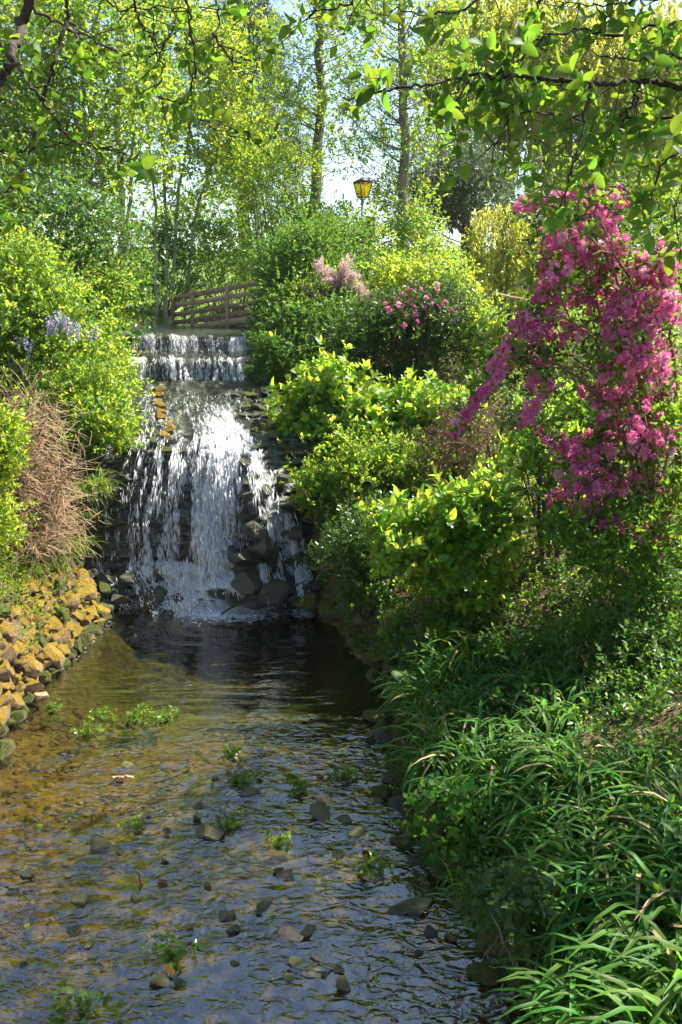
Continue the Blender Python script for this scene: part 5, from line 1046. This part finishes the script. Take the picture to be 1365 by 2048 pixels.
stick('thin brown twig drifting low in the stream', [at_water(620, 1910) + [0, 0, .01], at_water(650, 1935) + [0, 0, .02], at_water(680, 1942) + [0, 0, .01]], .005, BARKB)
stick('pale stick floating at the left where sun meets shade', [at_water(225, 1557) + [0, 0, .01], at_water(270, 1558) + [0, 0, .015]], .018, STONEO, side=False)
stick('bare forked twig poking out of the bank beside the lower falls', [P(650, 1030, 11.2), P(625, 1010, 11.05), P(605, 975, 11.0)], .006)
for i, (px, py, lab) in enumerate([(52, 1860, 'pale fallen leaf floating at the lower left'), (85, 1655, 'pale leaf floating at the left edge of the stream'), (245, 1650, 'yellow leaf in the sunny shallows'), (415, 1562, 'yellow leaf drifting near the shade edge'), (1020, 1992, 'pink fallen petal on the mud at the bottom right')]):
    c = at_water(px, py) + [0, 0, .012]; o_ = link('fallen_leaf', mesh('fallen_leaf', *leaf8(.6), LM['pink' if i == 4 else 'lime']), None); o_.location = c; o_.scale = [.06] * 3 if i < 4 else [.035] * 3; o_.rotation_euler = (.1, .1, i * 1.3); o_['label'] = lab; o_['category'] = 'leaf'

# ---------- the two trees that hang over the stream near the camera
def overhang(name, label, base, trunk, lines_, leaf, seed, canopy, ncan, T, mat='over', dens=1.0, nparts=300):
    rng = np.random.default_rng(seed); th = thing(name, label, 'tree', base); part('trunk', *tube(trunk, np.linspace(.16, .05, len(trunk)), 10), BARK, th, True)
    lp, ld, tw_ = [], [], []
    for Yd, r, q in lines_:
        q = np.array([P(a, b, Yd + .15 * math.sin(i * 1.7 + a)) for i, (a, b) in enumerate(q)]); t = np.linspace(0, len(q) - 1, len(q) * 7); c = np.stack([np.interp(t, np.arange(len(q)), q[:, j]) for j in range(3)], -1); c[1:] += rng.normal(0, .006, (len(c) - 1, 3)); rr = np.linspace(r, max(r * .35, .002), len(c))
        part('branch', *tube(c, rr, 6), BARKD, th, True)
        seg = np.linalg.norm(np.diff(c, axis=0), axis=1).sum(); m_ = int(seg / .07 * dens) + 1
        for _ in range(m_):
            j = rng.integers(2, len(c) - 1); tg = c[j + 1] - c[j]; tg /= np.linalg.norm(tg); d = tg * .8 + rng.normal(0, .8, 3); d[2] -= .15; d /= np.linalg.norm(d); L_ = rng.uniform(.04, .2); e = c[j] + d * L_; tw_.append(tube([c[j], (c[j] + e) / 2 + rng.normal(0, .006, 3), e], [.0028, .0022, .0015], 4, False)); lp.append(c[j] + d * L_ * .4); ld.append(d)
    part('twigs', *join(tw_), BARKD, th, stuff=True)
    p, R, s = sprigs(rng, np.array(lp), np.array(ld), .13, 5, leaf, 62); emit(th, 'leaf', LM[mat], T, p, R, s, nparts, 'foliage')
    if ncan:
        C, Rr, O = lobes(rng, canopy, 70, .42, .1); p, d, sel = lobe_points(rng, C, Rr, O, ncan, .3); a0 = np.array(trunk[-1]); part('limb', *join([tube(bez(a0 if rng.random() < .5 else np.array(trunk[-2]), (a0 + c_) / 2 + [0, 0, .3], c_, 7), np.linspace(.05, .012, 7), 6, False) for c_ in C[::2]]), BARK, th, True, stuff=True)
        lp, lR, ls = sprigs(rng, p, d, .2, 6, leaf * 1.15, 58); emit(th, 'leaf', LM[mat], leaf4(.55), lp, lR, ls, 0, 'crown', True)
    return th
R_LINES = [(3.9, .012, [(1420, 178), (1300, 165), (1200, 163), (1100, 158), (1000, 152), (930, 150), (850, 168), (760, 182), (690, 196)]),
 (4.1, .008, [(1420, 230), (1300, 238), (1180, 236), (1060, 226), (950, 226)]), (3.8, .007, [(1180, 165), (1170, 240), (1150, 320), (1128, 390), (1112, 440)]),
 (4.2, .008, [(1420, 20), (1330, 50), (1240, 70), (1150, 60), (1060, 80), (990, 130)]), (3.9, .006, [(1420, 270), (1330, 320), (1305, 380), (1290, 430)]), (4.2, .007, [(1100, -40), (1062, 40), (1050, 110), (1010, 150)]),
 (4.4, .006, [(1000, -30), (930, 20), (860, 30), (790, 20), (720, 40)]), (4.0, .007, [(1420, 100), (1340, 110), (1270, 120), (1190, 110)]), (3.8, .006, [(1420, 360), (1370, 390), (1340, 420)]), (4.3, .006, [(760, -40), (700, 10), (640, 20), (600, 45)]), (4.0, .005, [(940, 160), (915, 200), (880, 240)]), (4.1, .005, [(1280, 166), (1260, 220), (1230, 280), (1220, 330)]), (3.9, .005, [(1020, 226), (1000, 280), (985, 290)]), (4.1, .006, [(1380, -20), (1290, 0), (1200, 10), (1120, 0)])]
overhang('cherry_tree', 'shade tree whose leafy twigs hang into the upper right of the picture', (4.3, 5.2, 1.0), [(4.3, 5.2, .9), (4.2, 5.3, 3.0), (4.1, 5.8, 5.2), (4.3, 7.2, 6.6)], R_LINES, .068, 501,
         [(np.array([4.2, 7.3, 7.5]), np.array([2.4, 1.25, .8])), (np.array([6.3, 6.9, 7.4]), np.array([1.8, 1.1, .9])), (np.array([3.4, 6.2, 7.4]), np.array([1.6, 1.0, .8])), (np.array([2.7, 7.4, 7.7]), np.array([1.2, 1.0, .6])), (np.array([2.6, 6.3, 7.7]), np.array([1.4, .9, .5])), (np.array([2.3, 5.0, 7.7]), np.array([1.5, 1.2, .5])), (np.array([1.0, 5.4, 7.9]), np.array([1.0, .9, .4]))], 4600, leaf_smooth(.54), dens=1.45)
L_LINES = [(3.6, .022, [(75, -60), (45, 40), (20, 120), (0, 170), (-30, 250)]), (3.8, .009, [(138, -40), (130, 50), (108, 130), (85, 195), (75, 240), (62, 310), (45, 350), (15, 380), (-20, 392)]),
 (3.7, .007, [(-10, 75), (30, 120), (70, 180), (95, 215), (130, 268), (170, 288), (230, 300), (270, 320), (312, 340)]), (3.9, .006, [(60, 10), (120, 50), (190, 80), (240, 105), (290, 115), (340, 100)]), (4.0, .006, [(255, -20), (290, 60), (320, 100), (345, 60), (362, 0)]),
 (3.9, .006, [(368, -30), (385, 60), (392, 140), (380, 200), (372, 245)]), (3.7, .005, [(-10, 305), (50, 300), (100, 290), (180, 286)]), (4.1, .005, [(430, -20), (440, 50), (415, 90), (385, 130)]), (4.0, .005, [(425, 70), (470, 120), (500, 118), (530, 115)]), (3.9, .004, [(395, 225), (430, 258), (470, 265), (492, 262)]), (4.1, .005, [(460, -20), (500, 40), (520, 60)]), (3.8, .005, [(140, 40), (160, 90), (150, 120)]), (3.9, .004, [(300, 70), (330, 140), (310, 180), (330, 210)]), (4.1, .005, [(180, -20), (240, 20), (330, 15), (420, 20)])]
overhang('plum_tree', 'near tree whose dark twigs and leaves cross the upper left corner', (-3.6, 2.6, .8), [(-3.6, 2.6, .7), (-3.3, 2.8, 3), (-2.6, 3.2, 5), (-1.7, 3.5, 5.9)], L_LINES, .049, 502, [(np.array([-2.2, 3.8, 7.2]), np.array([1.6, 1.0, .6])), (np.array([-.2, 4.6, 7.4]), np.array([1.3, 1.0, .5]))], 700, leaf_smooth(.56), dens=.75)

# ---------- thin summer haze
v, f = box(520, 460, 34); v = v + [0, 60, 15.8]
m, nt, N, L = nm('haze_air'); pv = N('VolumePrincipled'); pv.inputs['Color'].default_value = (.93, .96, 1, 1); pv.inputs['Density'].default_value = .0003; pv.inputs['Anisotropy'].default_value = .35
o = N('OutputMaterial'); L(pv.outputs[0], o.inputs['Volume']); struct('haze', v, f, m, False, 'stuff')
